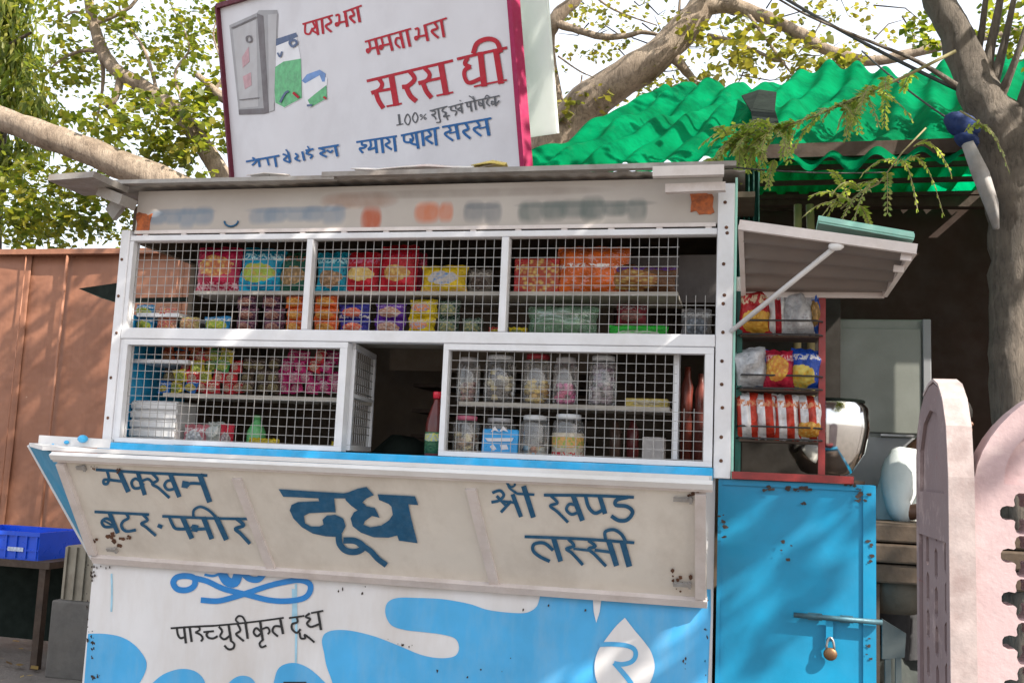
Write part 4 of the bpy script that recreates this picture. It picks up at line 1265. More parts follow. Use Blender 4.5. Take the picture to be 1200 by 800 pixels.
# wooden counter with sacks below
wy = .50
wz = at(1055, 614, wy).z
wc = thing('wooden_counter', 'rough brown wooden counter of stacked planks behind the blue door', 'counter', (3.2, wy, GZ))
wx0, wx1 = at(1022, 640, wy).x - .05, 3.62
for k in range(3):
    box('plank', (wx0 + .01 * k, wy - .01 * (k % 2), wz - .075 * (k + 1) + .006), (wx1, wy + .40, wz - .075 * k), M['wood'], wc, .008)
for X in (wx0 + .02, wx1 - .07): box('leg', (X, wy + .03, GZ), (X + .06, wy + .36, wz - .225), M['darkwood'], wc)
def sack(name, label, c, rx, ry, rz, mat):
    mb = MB().ball((0, 0, 0), 1, 20)
    for i, v in enumerate(mb.v):
        k = 1 + .16 * mnoise.noise(v * 2.2 + Vector(c))
        z = v.z
        mb.v[i] = Vector(c) + Vector((v.x * rx * k, v.y * ry * k, (max(z, -.82) + .82) * rz * k))
    return tag(mb.build(name, mat, loc=c), label, 'sack', 'sacks under the wooden counter')
sackm = paint('sack_cloth', (.075, .065, .05), .9, .3, 8, bump=.5); sackd = paint('sack_dark', (.025, .03, .028), .9, .3, 8, bump=.5)
sack('sack', 'brownish full sack on top under the wooden counter', (at(1055, 700, wy).x, wy + .2, at(1055, 725, wy).z), .15, .16, .12, sackm)
sack('sack', 'dark sack at the bottom under the wooden counter', (at(1050, 760, wy).x, wy + .2, GZ), .18, .18, .36, sackd)
gbd = MB(); q = [at(1034, 725, .40), at(1062, 742, .40), at(1060, 770, .40), at(1034, 772, .40)]
gbd.add(q + [p + Vector((0, .02, 0)) for p in q], [(0, 3, 2, 1), (4, 5, 6, 7), (0, 1, 5, 4), (1, 2, 6, 5), (2, 3, 7, 6), (3, 0, 4, 7)])
gbd.v = [v for v in gbd.v]
zmin = min(v.z for v in gbd.v)
gbd.box((q[3].x + .01, .402, GZ), (q[3].x + .03, .418, zmin + .05)); gbd.box((q[2].x - .03, .402, GZ), (q[2].x - .01, .418, zmin + .05))
tag(gbd.build('slate_board', paint('slate_board', (.06, .07, .07), .7, .1, 8), loc=q[3]), 'grey slanting board standing at the foot of the dark sack', 'board')

# polished steel bin on the counter of the side door
stc = at(985, 550, .28)
ste = thing('steel_canister', 'polished steel canister with a rounded rim beside the snack rack', 'canister', (stc.x, .28, 1.515))
k = mpp(stc)
box('rest_board', (2.47, .05, 1.498), (XR - .03, .5, 1.512), M['darkwood'], K)
pr = [(20, 0), (27, 3), (40, 26), (45, 55), (44, 78), (38, 86)]
cyl = MB(); cyl.lathe((at(969, 550, .28).x, .30, 1.53), [(a * k * 1.08, z * k) for a, z in pr], 36)
cyl.build('canister_body', M['steel'], ste)
cyl = MB(); cyl.tube([Vector((at(969, 550, .28).x, .30, 1.53)) + Vector((38.5 * k * 1.08 * math.cos(a), 38.5 * k * 1.08 * math.sin(a), 86 * k)) for a in [2 * math.pi * i / 36 for i in range(37)]], .006, 8)
cyl.build('rim', M['darkcloth'], ste)

# ------------------------------------------------------------------ pink jali wall
PW = thing('jali_wall', 'low pink plastered wall with arched tops and pierced holes in the right corner', 'wall', (2.9, -1.45, GZ))
def slab(outer, holes, fmap, t, name, mat, parent=PW):
    """flat slab with through-holes; fmap(u, v, w) gives the place"""
    mb = MB()
    loops = [[Vector((a, b2, 0)) for a, b2 in lp] for lp in [outer] + holes]
    flatv = [v for lp in loops for v in lp]
    tri = tessellate_polygon(loops)
    n = len(flatv)
    vs = [fmap(v.x, v.y, 0) for v in flatv] + [fmap(v.x, v.y, t) for v in flatv]
    fs = [tuple(q) for q in tri] + [tuple(i + n for i in q[::-1]) for q in tri]
    b2 = 0
    for lp in loops:
        m_ = len(lp)
        for i in range(m_): fs.append((b2 + i, b2 + (i + 1) % m_, n + b2 + (i + 1) % m_, n + b2 + i))
        b2 += m_
    mb.add(vs, fs)
    o = mb.build(name, mat, parent)
    bm = bmesh.new(); bm.from_mesh(o.data); bmesh.ops.recalc_face_normals(bm, faces=bm.faces); bm.to_mesh(o.data); bm.free()
    return o
# side wing seen almost edge-on
outL = [(-1.497, GZ), (-1.15, GZ), (-1.15, 1.57), (-1.165, 1.62), (-1.20, 1.665), (-1.25, 1.695), (-1.31, 1.712), (-1.36, 1.715), (-1.41, 1.703), (-1.45, 1.672), (-1.48, 1.62), (-1.497, 1.53)]
holesL = []
for r_ in range(12):
    for c_ in range(3):
        y, z = -1.43 + c_ * .095 + rnd.uniform(-.004, .004), 1.455 - r_ * .075 - (.02 if c_ == 1 else 0)
        holesL.append([(y - .016, z - .024), (y, z - .032), (y + .016, z - .024), (y + .016, z + .022), (y, z + .032), (y - .016, z + .022)])
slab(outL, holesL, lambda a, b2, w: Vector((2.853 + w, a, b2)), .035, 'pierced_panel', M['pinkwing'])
inn = [(-1.46, 1.50), (-1.46, 1.55), (-1.435, 1.615), (-1.39, 1.655), (-1.32, 1.665), (-1.25, 1.64), (-1.205, 1.585), (-1.195, 1.50)]
recL = [(-1.47, 1.41), (-1.18, 1.41), (-1.18, GZ + .15), (-1.47, GZ + .15)]
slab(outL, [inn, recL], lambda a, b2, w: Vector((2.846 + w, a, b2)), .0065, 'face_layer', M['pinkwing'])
# worn edge of the wing
strip = MB()
eo = [p for p in outL[5:]] + [(-1.497, 1.3), (-1.499, .8), (-1.497, GZ)]
for i, (y, z) in enumerate(eo):
    off = .004 + .003 * mnoise.noise((y * 20, z * 12, 0))
    nx_ = Vector((0, -1, 0)) if i >= 7 else Vector((0, (y + 1.33), (z - 1.5) + .02)).normalized()
    p = Vector((0, y, z)) + nx_ * off
    strip.v += [Vector((2.845, p.y, p.z)), Vector((2.8895, p.y, p.z))]
for i in range(len(eo) - 1): strip.f.append((2 * i, 2 * i + 1, 2 * i + 3, 2 * i + 2)); strip.sm.append(False)
so2 = strip.build('worn_edge', M['pinkedge'], PW)
so2.modifiers.new("t", 'SOLIDIFY').thickness = .006
# front wing
x0, x1, hc = 2.890, 3.52, 3.205
outR = [(x0, GZ), (x1, GZ)] + [(hc + .315 * math.cos(a), 1.50 + .245 * math.sin(a)) for a in [math.pi * i / 28 for i in range(29)]]
outR = [(x0, GZ), (x1, GZ), (x1, 1.50)] + outR[3:-1] + [(x0, 1.50)]
def foil(cx, cz, s):
    pts = []
    for q in range(4):
        a0 = q * math.pi / 2
        for da, rr_ in ((-.68, .50), (-.50, .74), (-.30, .92), (-.12, .98), (.12, .98), (.30, .92), (.50, .74), (.68, .50)):
            pts.append((cx + s * rr_ * math.cos(a0 + da), cz + s * rr_ * math.sin(a0 + da)))
    return pts
holesR = [foil(2.972 + c_ * .108, 1.470 - r_ * .0765, .036) for r_ in range(14) for c_ in range(5)]
slab(outR, holesR, lambda a, b2, w: Vector((a, -1.472 + w, b2)), .05, 'pierced_panel', M['pink'])
innR = [(hc + .262 * math.cos(a), 1.53 + .155 * math.sin(a)) for a in [math.pi * i / 24 for i in range(25)]]
innR = innR + [(hc - .262, 1.522), (hc + .262, 1.522)]
recR = [(x0 + .055, 1.463), (x1 - .055, 1.463), (x1 - .055, GZ + .12), (x0 + .055, GZ + .12)]
slab(outR, [innR] + [foil(2.972 + c_ * .108, 1.470 - r_ * .0765, .038) for r_ in range(14) for c_ in range(5)], lambda a, b2, w: Vector((a, -1.490 + w, b2)), .0175, 'face_layer', M['pink'])

# ------------------------------------------------------------------ trees
def limb(mb, pts, n=12, wob=.22, sub=5):
    """pts: (px, py, Y, radius in px)"""
    P = [(*at(x, y, Y), r * mpp(at(x, y, Y))) for x, y, Y, r in pts]
    out, rad = [], []
    for i in range(len(P) - 1):
        p0 = P[max(0, i - 1)]; p1 = P[i]; p2 = P[i + 1]; p3 = P[min(len(P) - 1, i + 2)]
        for k in range(sub):
            t = k / sub
            q = [.5 * (2 * b + (c - a) * t + (2 * a - 5 * b + 4 * c - d) * t * t + (3 * b - a - 3 * c + d) * t ** 3) for a, b, c, d in zip(p0, p1, p2, p3)]
            out.append(Vector(q[:3])); rad.append(max(.003, q[3]))
    out.append(Vector(P[-1][:3])); rad.append(P[-1][3])
    mb.tube(out, rad, n, True, wob)

def leaf(mb, c, size, asp=.42, droop=0.0):
    a = rnd.uniform(0, 2 * math.pi); e = rnd.gauss(-.3 - droop, .45)
    d = Vector((math.cos(a) * math.cos(e), math.sin(a) * math.cos(e), math.sin(e)))
    s = d.cross(Vector((rnd.gauss(0, .5), rnd.gauss(0, .5), 1))).normalized()
    up = s.cross(d)
    s_ = s * size * asp
    L = d * size
    b = len(mb.v)
    mb.v += [c, c + L * .35 + s_ + up * size * .06, c + L, c + L * .35 - s_ + up * size * .06, c + L * .72 + s_ * .62 + up * size * .02, c + L * .72 - s_ * .62 + up * size * .02]
    mb.f += [(b, b + 1, b + 4, b + 2), (b, b + 2, b + 5, b + 3)]
    mb.sm += [True, True]

def cloud(mb, blobs, size, asp=.42, droop=0.0, depth=1.0):
    """blobs: (px, py, Y, rx px, ry px, n): leaves gather on twig-sized clumps inside each blob"""
    for px, py, Y, rx, ry, n in blobs:
        c = at(px, py, Y); k = mpp(c)
        left = n
        while left > 0:
            t = Vector((rnd.gauss(0, .5) * rx * k, rnd.gauss(0, .5) * depth * (rx + ry) * .5 * k, rnd.gauss(0, .5) * ry * k))
            m_ = rnd.randint(4, 11)
            d = Vector((rnd.gauss(0, 1), rnd.gauss(0, 1), rnd.gauss(-.2, .6))).normalized()
            for j in range(m_):
                p = c + t + d * (j - m_ / 2) * size * .42 + Vector((rnd.gauss(0, 1), rnd.gauss(0, 1), rnd.gauss(0, 1))) * size * .3
                leaf(mb, p, size * rnd.uniform(.6, 1.25), asp, droop)
            left -= m_

# broad-leaved tree behind the fence and kiosk, left
T = thing('broadleaf_tree', 'pale barked tree with yellow green leaves behind the brown fence and signboard', 'tree', (at(330, 420, 4.2).x, 4.2, GZ))
tr = MB()
bx = at(330, 420, 4.2).x
limb(tr, [(340, 700, 4.2, 27.88), (330, 420, 4.2, 24.6), (300, 300, 4.2, 22.14), (215, 226, 4.0, 19.68), (135, 190, 3.9, 17.22), (60, 161, 3.8, 15.58), (0, 138, 3.8, 13.94), (-90, 105, 3.8, 11.48), (-200, 40, 3.9, 6.56)])
limb(tr, [(300, 310, 4.2, 16.4), (262, 210, 4.3, 12.3), (215, 140, 4.3, 10.25), (170, 103, 4.3, 9.02), (140, 85, 4.3, 8.2), (121, 62, 4.3, 7.38), (109, 25, 4.3, 6.15), (103, -10, 4.3, 5.33), (95, -120, 4.3, 3.28)])
limb(tr, [(141, 86, 4.3, 4.92), (139, 104, 4.3, 4.51), (132, 120, 4.3, 4.1), (124, 124, 4.3, 3.28)], 8)
limb(tr, [(118, 66, 4.3, 3.28), (121, 84, 4.35, 2.46), (119, 112, 4.4, 1.804), (112, 150, 4.4, 0.984)], 8)
limb(tr, [(116, 60, 4.3, 2.788), (95, 60, 4.3, 2.132), (75, 68, 4.3, 1.64), (60, 80, 4.3, 0.82)], 8)
limb(tr, [(106, 20, 4.3, 2.05), (88, 14, 4.2, 1.64), (76, 20, 4.2, 0.984)], 8)
limb(tr, [(300, 210, 4.1, 8.2), (272, 128, 4.1, 6.56), (258, 112, 4.1, 5.33), (243, 98, 4.1, 4.1), (231, 88, 4.1, 3.28)], 8)
limb(tr, [(252, 106, 4.1, 2.132), (262, 82, 4.1, 1.476), (250, 40, 4.1, 0.984), (262, 10, 4.1, 0.656)], 8)
limb(tr, [(109, 30, 4.3, 2.46), (160, 0, 4.3, 2.05), (150, -60, 4.3, 1.23)], 8)
limb(tr, [(185, 112, 4.3, 2.46), (170, 60, 4.2, 1.804), (140, 10, 4.2, 1.23), (150, -40, 4.2, 0.82)], 8)
limb(tr, [(230, 160, 4.2, 2.46), (205, 90, 4.2, 1.64), (222, 55, 4.2, 1.148), (200, 5, 4.2, 0.738)], 8)
tr.build('trunk', M['palebark'], T)
cw_ = MB()
cloud(cw_, [(165, 135, 4.1, 60, 32, 330), (215, 150, 4.1, 60, 36, 420), (245, 120, 4.2, 30, 34, 170), (110, 150, 4.3, 55, 34, 220), (90, 110, 4.4, 40, 40, 90),
            (60, 215, 4.6, 70, 26, 420), (110, 250, 4.6, 60, 40, 560), (30, 265, 4.6, 60, 40, 560), (150, 215, 4.4, 30, 26, 200), (205, 178, 4.2, 60, 14, 260),
            (185, 40, 4.2, 70, 40, 150), (240, 35, 4.2, 40, 40, 110), (90, 30, 4.3, 50, 40, 90), (70, 60, 4.4, 50, 40, 110), (130, 20, 4.2, 40, 20, 60),
            (200, -60, 4.2, 150, 60, 500), (60, -90, 4.2, 150, 70, 500), (250, -160, 3.9, 160, 60, 500)], .078)
cloud(cw_, [(150, 30, 4.6, 120, 60, 520), (230, 50, 4.6, 60, 60, 300), (80, 80, 4.8, 60, 60, 360), (180, 90, 4.8, 90, 40, 320), (60, 230, 5.0, 90, 50, 500), (130, 270, 4.9, 60, 30, 300), (120, 40, 5.2, 150, 50, 400)], .052)
cw_.build('crown', M['leaf'], T)
# weeping narrow-leaved tree at the far left
T = thing('weeping_tree', 'dense weeping narrow leaved tree at the upper left corner beyond the fence', 'tree', (at(-10, 400, 5.2).x, 5.2, GZ))
tr = MB()
limb(tr, [(-14, 640, 5.2, 13), (-10, 300, 5.2, 11), (0, 120, 5.2, 8), (2, -80, 5.2, 5), (4, -220, 5.2, 2)])
limb(tr, [(0, 60, 5.1, 3), (20, 48, 5.0, 2.5), (37, 38, 5.0, 1.5)], 8)
tr.build('trunk', M['darkbark'], T)
nw = MB()
for (px, py, rx, ry, n) in ((14, 10, 26, 40, 520), (20, 70, 30, 40, 560), (24, 120, 36, 30, 420), (48, 130, 20, 22, 160), (5, 190, 30, 30, 300), (40, 250, 40, 30, 260), (10, -70, 34, 50, 420), (2, 40, 26, 60, 400), (30, 170, 30, 20, 150)):
    c = at(px, py, 5.1); k = mpp(c)
    for i in range(n):
        p = c + Vector((rnd.gauss(0, .5) * rx * k, rnd.gauss(0, .5) * 30 * k, rnd.gauss(0, .55) * ry * k))
        leaf(nw, p, rnd.uniform(.10, .19), .13, .75)
nw.build('crown', M['leafdark'], T)
# tree behind the kiosk with the thick pale limb
T = thing('pale_limbed_tree', 'tree with one thick pale leaning limb rising behind the green roof', 'tree', (at(560, 420, 4.6).x, 4.6, GZ))
tr = MB()
limb(tr, [(540, 720, 4.8, 36.96), (560, 420, 4.8, 31.92), (610, 230, 4.7, 27.72), (668, 142, 4.6, 25.2), (712, 104, 4.5, 22.68), (760, 72, 4.4, 20.16), (798, 38, 4.4, 17.64), (822, 8, 4.4, 15.96), (846, -60, 4.4, 13.44), (860, -200, 4.4, 7.56)])
limb(tr, [(812, 12, 4.4, 12.6), (850, 6, 4.4, 9.24), (890, 18, 4.4, 7.98), (930, 36, 4.3, 7.14), (972, 60, 4.3, 6.72), (1020, 72, 4.3, 6.3), (1070, 62, 4.3, 5.88), (1130, 48, 4.3, 5.04), (1230, 30, 4.3, 3.36)])
limb(tr, [(660, 170, 4.6, 11.76), (640, 60, 4.5, 10.08), (652, 22, 4.4, 8.82), (672, 2, 4.4, 7.56), (700, -40, 4.4, 5.88)])
limb(tr, [(648, 26, 4.4, 5.88), (672, 34, 4.4, 4.62), (705, 43, 4.4, 4.032), (735, 42, 4.4, 3.36), (752, 38, 4.4, 2.688), (775, 42, 4.4, 2.016)], 8)
limb(tr, [(790, 68, 4.4, 6.72), (808, 88, 4.5, 5.04), (818, 104, 4.5, 3.78)], 8)
limb(tr, [(830, 42, 4.4, 3.36), (856, 48, 4.3, 2.856), (885, 60, 4.3, 2.184), (920, 75, 4.2, 1.344)], 8)
limb(tr, [(875, 14, 4.4, 2.52), (890, 35, 4.3, 2.016), (915, 70, 4.2, 1.512), (932, 92, 4.2, 0.84)], 8)
limb(tr, [(660, 150, 4.5, 2.52), (678, 140, 4.5, 2.184), (680, 110, 4.5, 1.68), (682, 88, 4.5, 0.84)], 8)
limb(tr, [(654, 66, 4.4, 1.176), (680, 84, 4.4, 0.924), (700, 92, 4.4, 0.504)], 6)
limb(tr, [(800, 44, 4.4, 2.016), (796, 10, 4.4, 1.68), (800, -20, 4.4, 1.008)], 8)
limb(tr, [(690, -10, 4.4, 1.68), (720, 12, 4.4, 1.176), (770, 30, 4.3, 0.672)], 6)
tr.build('trunk', M['palebark'], T)
cw_ = MB()
cloud(cw_, [(850, 70, 4.2, 50, 22, 120), (900, 60, 4.2, 46, 26, 150), (945, 72, 4.2, 40, 18, 110), (985, 72, 4.1, 24, 12, 50), (830, 40, 4.3, 30, 14, 40), (700, 118, 4.4, 50, 14, 60), (660, 135, 4.4, 14, 14, 24), (780, 100, 4.4, 40, 10, 60),
            (880, 35, 4.3, 40, 20, 50), (740, -60, 4.3, 150, 40, 300), (950, -90, 4.2, 200, 60, 500)], .075)
cloud(cw_, [(760, 30, 4.3, 90, 26, 60), (690, 70, 4.4, 40, 40, 40), (720, 20, 4.3, 60, 20, 40), (1000, 20, 4.3, 40, 20, 20)], .05)
cloud(cw_, [(720, 60, 4.9, 90, 60, 260), (690, 20, 5.0, 60, 40, 140), (870, 50, 4.9, 90, 40, 300), (960, 40, 4.9, 80, 40, 160), (770, 90, 4.9, 60, 20, 120), (1040, 40, 4.9, 60, 30, 60)], .05)
tw_ = MB()
for i in range(34):
    x_, y_ = rnd.uniform(660, 1060), rnd.uniform(-10, 90)
    a_ = rnd.uniform(0, 6.28); l_ = rnd.uniform(20, 70)
    p0, p1 = at(x_, y_, 4.6), at(x_ + l_ * math.cos(a_), y_ + l_ * .6 * math.sin(a_), 4.6 + rnd.uniform(-.4, .4))
    pm = (p0 + p1) / 2 + Vector((rnd.gauss(0, .05), 0, rnd.gauss(0, .06)))
    tw_.tube([p0, pm, p1], [.007, .005, .002], 5, False)
tw_.build('twigs', M['darkbark'], T, kind='stuff')
cw_.build('crown', M['leafyellow'], T)

# trunk at the right with forked top
T = thing('forked_tree', 'grey barked forked tree standing behind the pink wall at the right edge', 'tree', (at(1180, 470, .6).x, .6, GZ))
tr = MB()
limb(tr, [(1204, 860, .6, 31), (1194, 600, .6, 26), (1188, 470, .6, 24), (1186, 380, .6, 25), (1192, 290, .6, 28), (1192, 225, .6, 33), (1178, 165, .6, 34), (1152, 118, .6, 24), (1134, 75, .62, 19), (1114, 30, .64, 17.5), (1096, -10, .66, 17), (1076, -80, .7, 14), (1050, -200, .8, 9)], 20, .26)
limb(tr, [(1188, 180, .6, 28), (1206, 130, .58, 17), (1226, 60, .55, 14), (1250, -40, .5, 11), (1280, -180, .4, 8)], 14, .26)
limb(tr, [(1200, 215, .6, 24), (1235, 150, .5, 20), (1300, 60, .3, 17), (1380, -60, 0, 12), (1430, -200, -.4, 8)], 14, .26)
for a in ([(1150, 118, .6, 10), (1160, 60, .6, 6), (1172, 0, .6, 4), (1180, -60, .6, 2)], [(1160, 110, .6, 8), (1176, 55, .58, 4.5), (1190, -10, .56, 3)], [(1140, 90, .62, 6), (1150, 40, .62, 4), (1156, -10, .6, 3)],
          [(1165, 130, .6, 7), (1190, 70, .5, 4), (1206, 20, .5, 3)], [(1120, 100, .5, 4), (1075, 72, .4, 2.4), (1010, 45, .2, 1.8), (950, 20, .1, 1.4), (905, -5, 0, 1.2)]):
    limb(tr, a, 8, .15)
tr.build('trunk', M['greybark'], T)
fo_ = MB()
cloud(fo_, [(1080, 30, .9, 18, 24, 60), (1090, 52, .9, 14, 10, 40), (1185, 40, .9, 30, 30, 110), (1190, 20, 1.0, 30, 20, 80), (1160, 20, 1.0, 30, 20, 60)], .035)
CR = [((3.5, -1.0, 4.1), 1.0, .55, 1500), ((2.7, -.9, 4.5), 1.0, .6, 1300), ((4.3, -1.5, 4.0), 1.0, .6, 1700), ((4.7, -1.7, 4.8), 1.1, .7, 1600), ((3.9, .6, 6.6), 1.2, .7, 700), ((1.4, 1.2, 5.6), 1.0, .5, 700), ((2.4, .7, 6.3), 1.1, .6, 700), ((.6, 1.6, 5.2), .8, .4, 400), ((3.8, -1.7, 3.5), .7, .5, 900), ((5.4, -1.2, 4.4), .9, .6, 900)]  # unseen leaf clumps added along the sun's rays to shade kiosk and fence
for c, r_, h_, n in CR:
    for i in range(n // 8):
        t = Vector((rnd.gauss(0, .5) * r_, rnd.gauss(0, .5) * r_, rnd.gauss(0, .5) * h_))
        q = (Vector(c) + t - CAM)
        for j in range(8):
            leaf(fo_, Vector(c) + t + Vector((rnd.gauss(0, .08), rnd.gauss(0, .08), rnd.gauss(0, .05))), rnd.uniform(.06, .12), .4)
fo_.build('crown', M['leaf'], T)
# cloth and pale sleeve tied round the trunk
bc = MB()
c = at(1128, 152, .5); k = mpp(c)
for (qx, qy, rx, ry) in ((1127, 147, 18, 14), (1133, 164, 12, 9)):
    b0_ = len(bc.v)
    bc.ball(at(qx, qy, .48), 1, 32)
    o_ = at(qx, qy, .48)
    for i in range(b0_, len(bc.v)):
        v = bc.v[i] - o_
        f_ = 1 + .30 * (.5 - abs(mnoise.noise((v.x * 3.2 + v.z * 2.5, v.y * 3, v.z * 1.2 + qx)))) + .12 * mnoise.noise(v * 6)
        bc.v[i] = o_ + Vector((v.x * rx * k, v.y * 12 * k, (v.z - .35 * v.x) * ry * k)) * f_
tag(bc.build('blue_cloth', M['bluecloth'], loc=c), 'blue cloth bundle tied round the fork of the right tree', 'cloth')
ps = MB()
ps.tube([at(1134, 168, .46), at(1150, 205, .46), at(1163, 240, .47), at(1168, 268, .47)], [6 * k, 9 * k, 8 * k, 4 * k], 16, True, .5)
for i, v in enumerate(ps.v):
    d_ = v - at(1150, 210, .46)
    ps.v[i] = v + Vector((.010 * mnoise.noise((d_.x * 30, d_.z * 9, 1)), .012 * mnoise.noise((d_.x * 40, d_.z * 6, 5)), 0))
tag(ps.build('pale_bag', paint('pale_bag', (.28, .26, .25), .8, .25, 15, (.2, .25, .3), .4, 20), loc=at(1150, 210, .46)), 'pale sack hanging below the blue cloth on the tree', 'bag')

# drooping twigs of fine leaflets in front of the green roof
def frond(mb, st, p0, p1, sag, n=13, ll=.034):
    """a curved leaf stalk with a row of leaflets on either side"""
    side = (p1 - p0).cross(Vector((0, 0, 1)))
    side = side.normalized() if side.length > 1e-6 else Vector((1, 0, 0))
    pts = [p0 * (1 - t) + p1 * t + Vector((0, 0, sag * 4 * t * (1 - t))) for t in [i / n for i in range(n + 1)]]
    st.tube(pts, .0017, 4, False)
    for i in range(1, n + 1):
        d = (pts[i] - pts[i - 1]).normalized()
        for sgn in (-1, 1):
            a = pts[i]
            s_ = (side * sgn * rnd.uniform(.7, 1) + d * .45 + Vector((rnd.gauss(0, .15), rnd.gauss(0, .15), rnd.gauss(-.3, .25)))).normalized()
            w = d * ll * .26
            L = s_ * ll * rnd.uniform(.75, 1.2) * (1 - .4 * i / n)
            mb.add([a, a + L * .5 + w, a + L, a + L * .5 - w], [(0, 1, 2, 3)])
TW = thing('leafy_twig', 'drooping twig of fine pale green leaflets across the green roof', 'twig', at(990, 110, .1))
lm, sm_ = MB(), MB()
main = [(1120, 60), (1060, 90), (1010, 112), (960, 134), (915, 150), (880, 160), (850, 168)]
MPt = [at(x, y, .15 - .0 * i) for i, (x, y) in enumerate(main)]
sm_.tube(MPt, [.006, .0055, .005, .0042, .0035, .003, .002], 6)
for i in range(46):
    t = rnd.uniform(.12, 1) * (len(MPt) - 1); j = min(int(t), len(MPt) - 2); q = MPt[j].lerp(MPt[j + 1], t - j)
    L = rnd.uniform(.10, .19)
    d = Vector((rnd.gauss(-.25, .6), rnd.gauss(-.1, .6), rnd.uniform(-1.1, -.15))).normalized()
    frond(lm, sm_, q, q + d * L, rnd.uniform(.01, .05))
for i in range(16):
    q = at(rnd.gauss(880, 24), rnd.gauss(165, 12), .1)
    d = Vector((rnd.gauss(0, .7), rnd.gauss(0, .6), rnd.uniform(-1, .3))).normalized()
    frond(lm, sm_, q, q + d * rnd.uniform(.08, .14), .02)
sm_.build('stem', paint('twig_bark', (.22, .19, .08), .7, .2, 20), TW)
lm.build('foliage', M['leaflet'], TW)
TW = thing('leafy_twig', 'lower hanging twig of curved pale leaves below the green roof edge', 'twig', at(1050, 200, .1))
lm, sm_ = MB(), MB()
for a, b2 in (((1085, 150), (1030, 215)), ((1125, 130), (1170, 165)), ((1030, 215), (985, 245))):
    sm_.tube([at(*a, .12), at((a[0] + b2[0]) / 2, (a[1] + b2[1]) / 2 - 4, .12), at(*b2, .12)], [.0035, .003, .0025], 6)
for a, b2, s in (((1060, 190), (1105, 250), .09), ((1050, 195), (1075, 245), .08), ((1040, 205), (1040, 250), .05), ((1030, 212), (1000, 262), .05), ((1030, 215), (960, 258), .05), ((1055, 190), (1010, 205), .03), ((1140, 150), (1182, 200), .07), ((1130, 155), (1175, 180), .06), ((1000, 235), (965, 262), .04), ((1005, 240), (1020, 268), .02), ((990, 240), (940, 255), .03), ((1070, 172), (1115, 205), .06), ((1010, 225), (975, 228), .04), ((1020, 220), (985, 262), .03), ((1000, 240), (950, 230), .03), ((995, 236), (975, 200), .02)):
    frond(lm, sm_, at(*a, .10 + rnd.uniform(-.06, .06)), at(*b2, .08 + rnd.uniform(-.06, .06)), s, 15, .030)
sm_.build('stem', paint('twig_bark2', (.24, .21, .10), .7, .2, 20), TW)
lm.build('foliage', M['leaflet'], TW)

# wires
def wire(pts, label, r_=.006):
    mb = MB()
    P = [at(*p) for p in pts]
    out = []
    for i in range(13):
        t = i / 12
        q = P[0].lerp(P[1], t); q.z -= .12 * 4 * t * (1 - t) * (P[1] - P[0]).length * .12
        out.append(q)
    mb.tube(out, r_, 6)
    tag(mb.build('cable', M['cable'], loc=P[0]), label, 'cable', 'cables tied to the right tree')
wire([(890, -20, 1.2), (1128, 108, .6)], 'thick dark cable running down to the fork of the right tree', .008)
wire([(1010, 60, 1.2), (1112, 140, .55)], 'thin dark cable below the thick one by the right tree', .004)
wire([(858, 196, .02), (1040, 202, .5)], 'pale thin wire strung from the kiosk post under the green roof', .003)

# ------------------------------------------------------------------ goods behind the wire
SHELF = {'A': 2.1585, 'B': 1.9905, 'C': 1.7425, 'D': 1.5235, 'L': 1.8765}
def pillow(name, label, cat, c, w, h, t, mat, yaw=0.0, tilt=0.0, roll=0.0, group=None, n=14, puff=2.4):
    """a sealed pillow packet, standing on c"""
    mb = MB()
    R_ = Matrix.Rotation(yaw, 3, 'Z') @ Matrix.Rotation(tilt, 3, 'X') @ Matrix.Rotation(roll, 3, 'Y')
    seed = rnd.uniform(0, 50)
    lowest = 0
    for sgn in (-1, 1):
        for j in range(n + 1):
            for i in range(n + 1):
                u_, v_ = i / n * 2 - 1, j / n * 2 - 1
                body = max(0, 1 - abs(v_ / .88) ** puff) * max(0, 1 - abs(u_) ** puff)
                y = t * .62 * body ** .55
                y *= 1 + .42 * mnoise.noise((u_ * 2.8, v_ * 2.8, seed + sgn))
                x = w / 2 * u_ * (1 - .07 * (1 - abs(v_)) * abs(u_)) * (1 - .08 * mnoise.noise((seed, v_ * 2.5, 0)))
                z = h / 2 * (1 + v_ * (1 - .05 * mnoise.noise((seed + 9, u_ * 2, 0)) - .05 * abs(u_) ** 3 * (v_ > 0)))
                if abs(v_) > .87: y += .0022 * math.sin(u_ * 40)
                if abs(v_) > .99: z += .002 * math.sin(u_ * 55)
                mb.v.append(R_ @ Vector((x, sgn * y, z)))
    N1 = (n + 1) ** 2
    for k in (0, 1):
        for j in range(n):
            for i in range(n):
                a = k * N1 + j * (n + 1) + i
                q = (a, a + 1, a + n + 2, a + n + 1)
                mb.f.append(q if k == 0 else q[::-1]); mb.sm.append(True)
    zmin = min(v.z for v in mb.v)
    mb.v = [v + Vector(c) - Vector((0, 0, zmin)) for v in mb.v]
    return tag(mb.build(name, mat, loc=c), label, cat, group)
def pack(px0, py0, px1, py1, Y, mat, label, shelf=None, name='snack_packet', cat='packet', t=None, yaw=None, tilt=None, roll=0.0, group=None, n=14):
    c = at((px0 + px1) / 2, py1, Y)
    k = mpp(c)
    w, h = (px1 - px0) * k, (py1 - py0) * k
    if shelf == 'A': w, h = w * 1.12, h * 1.08
    if shelf: c.z = SHELF[shelf]
    return pillow(name, label, cat, c, w, h, t if t else min(w, h) * .42, mat, rnd.uniform(-.12, .12) if yaw is None else yaw, rnd.uniform(-.10, .0) if tilt is None else tilt, roll, group, n)

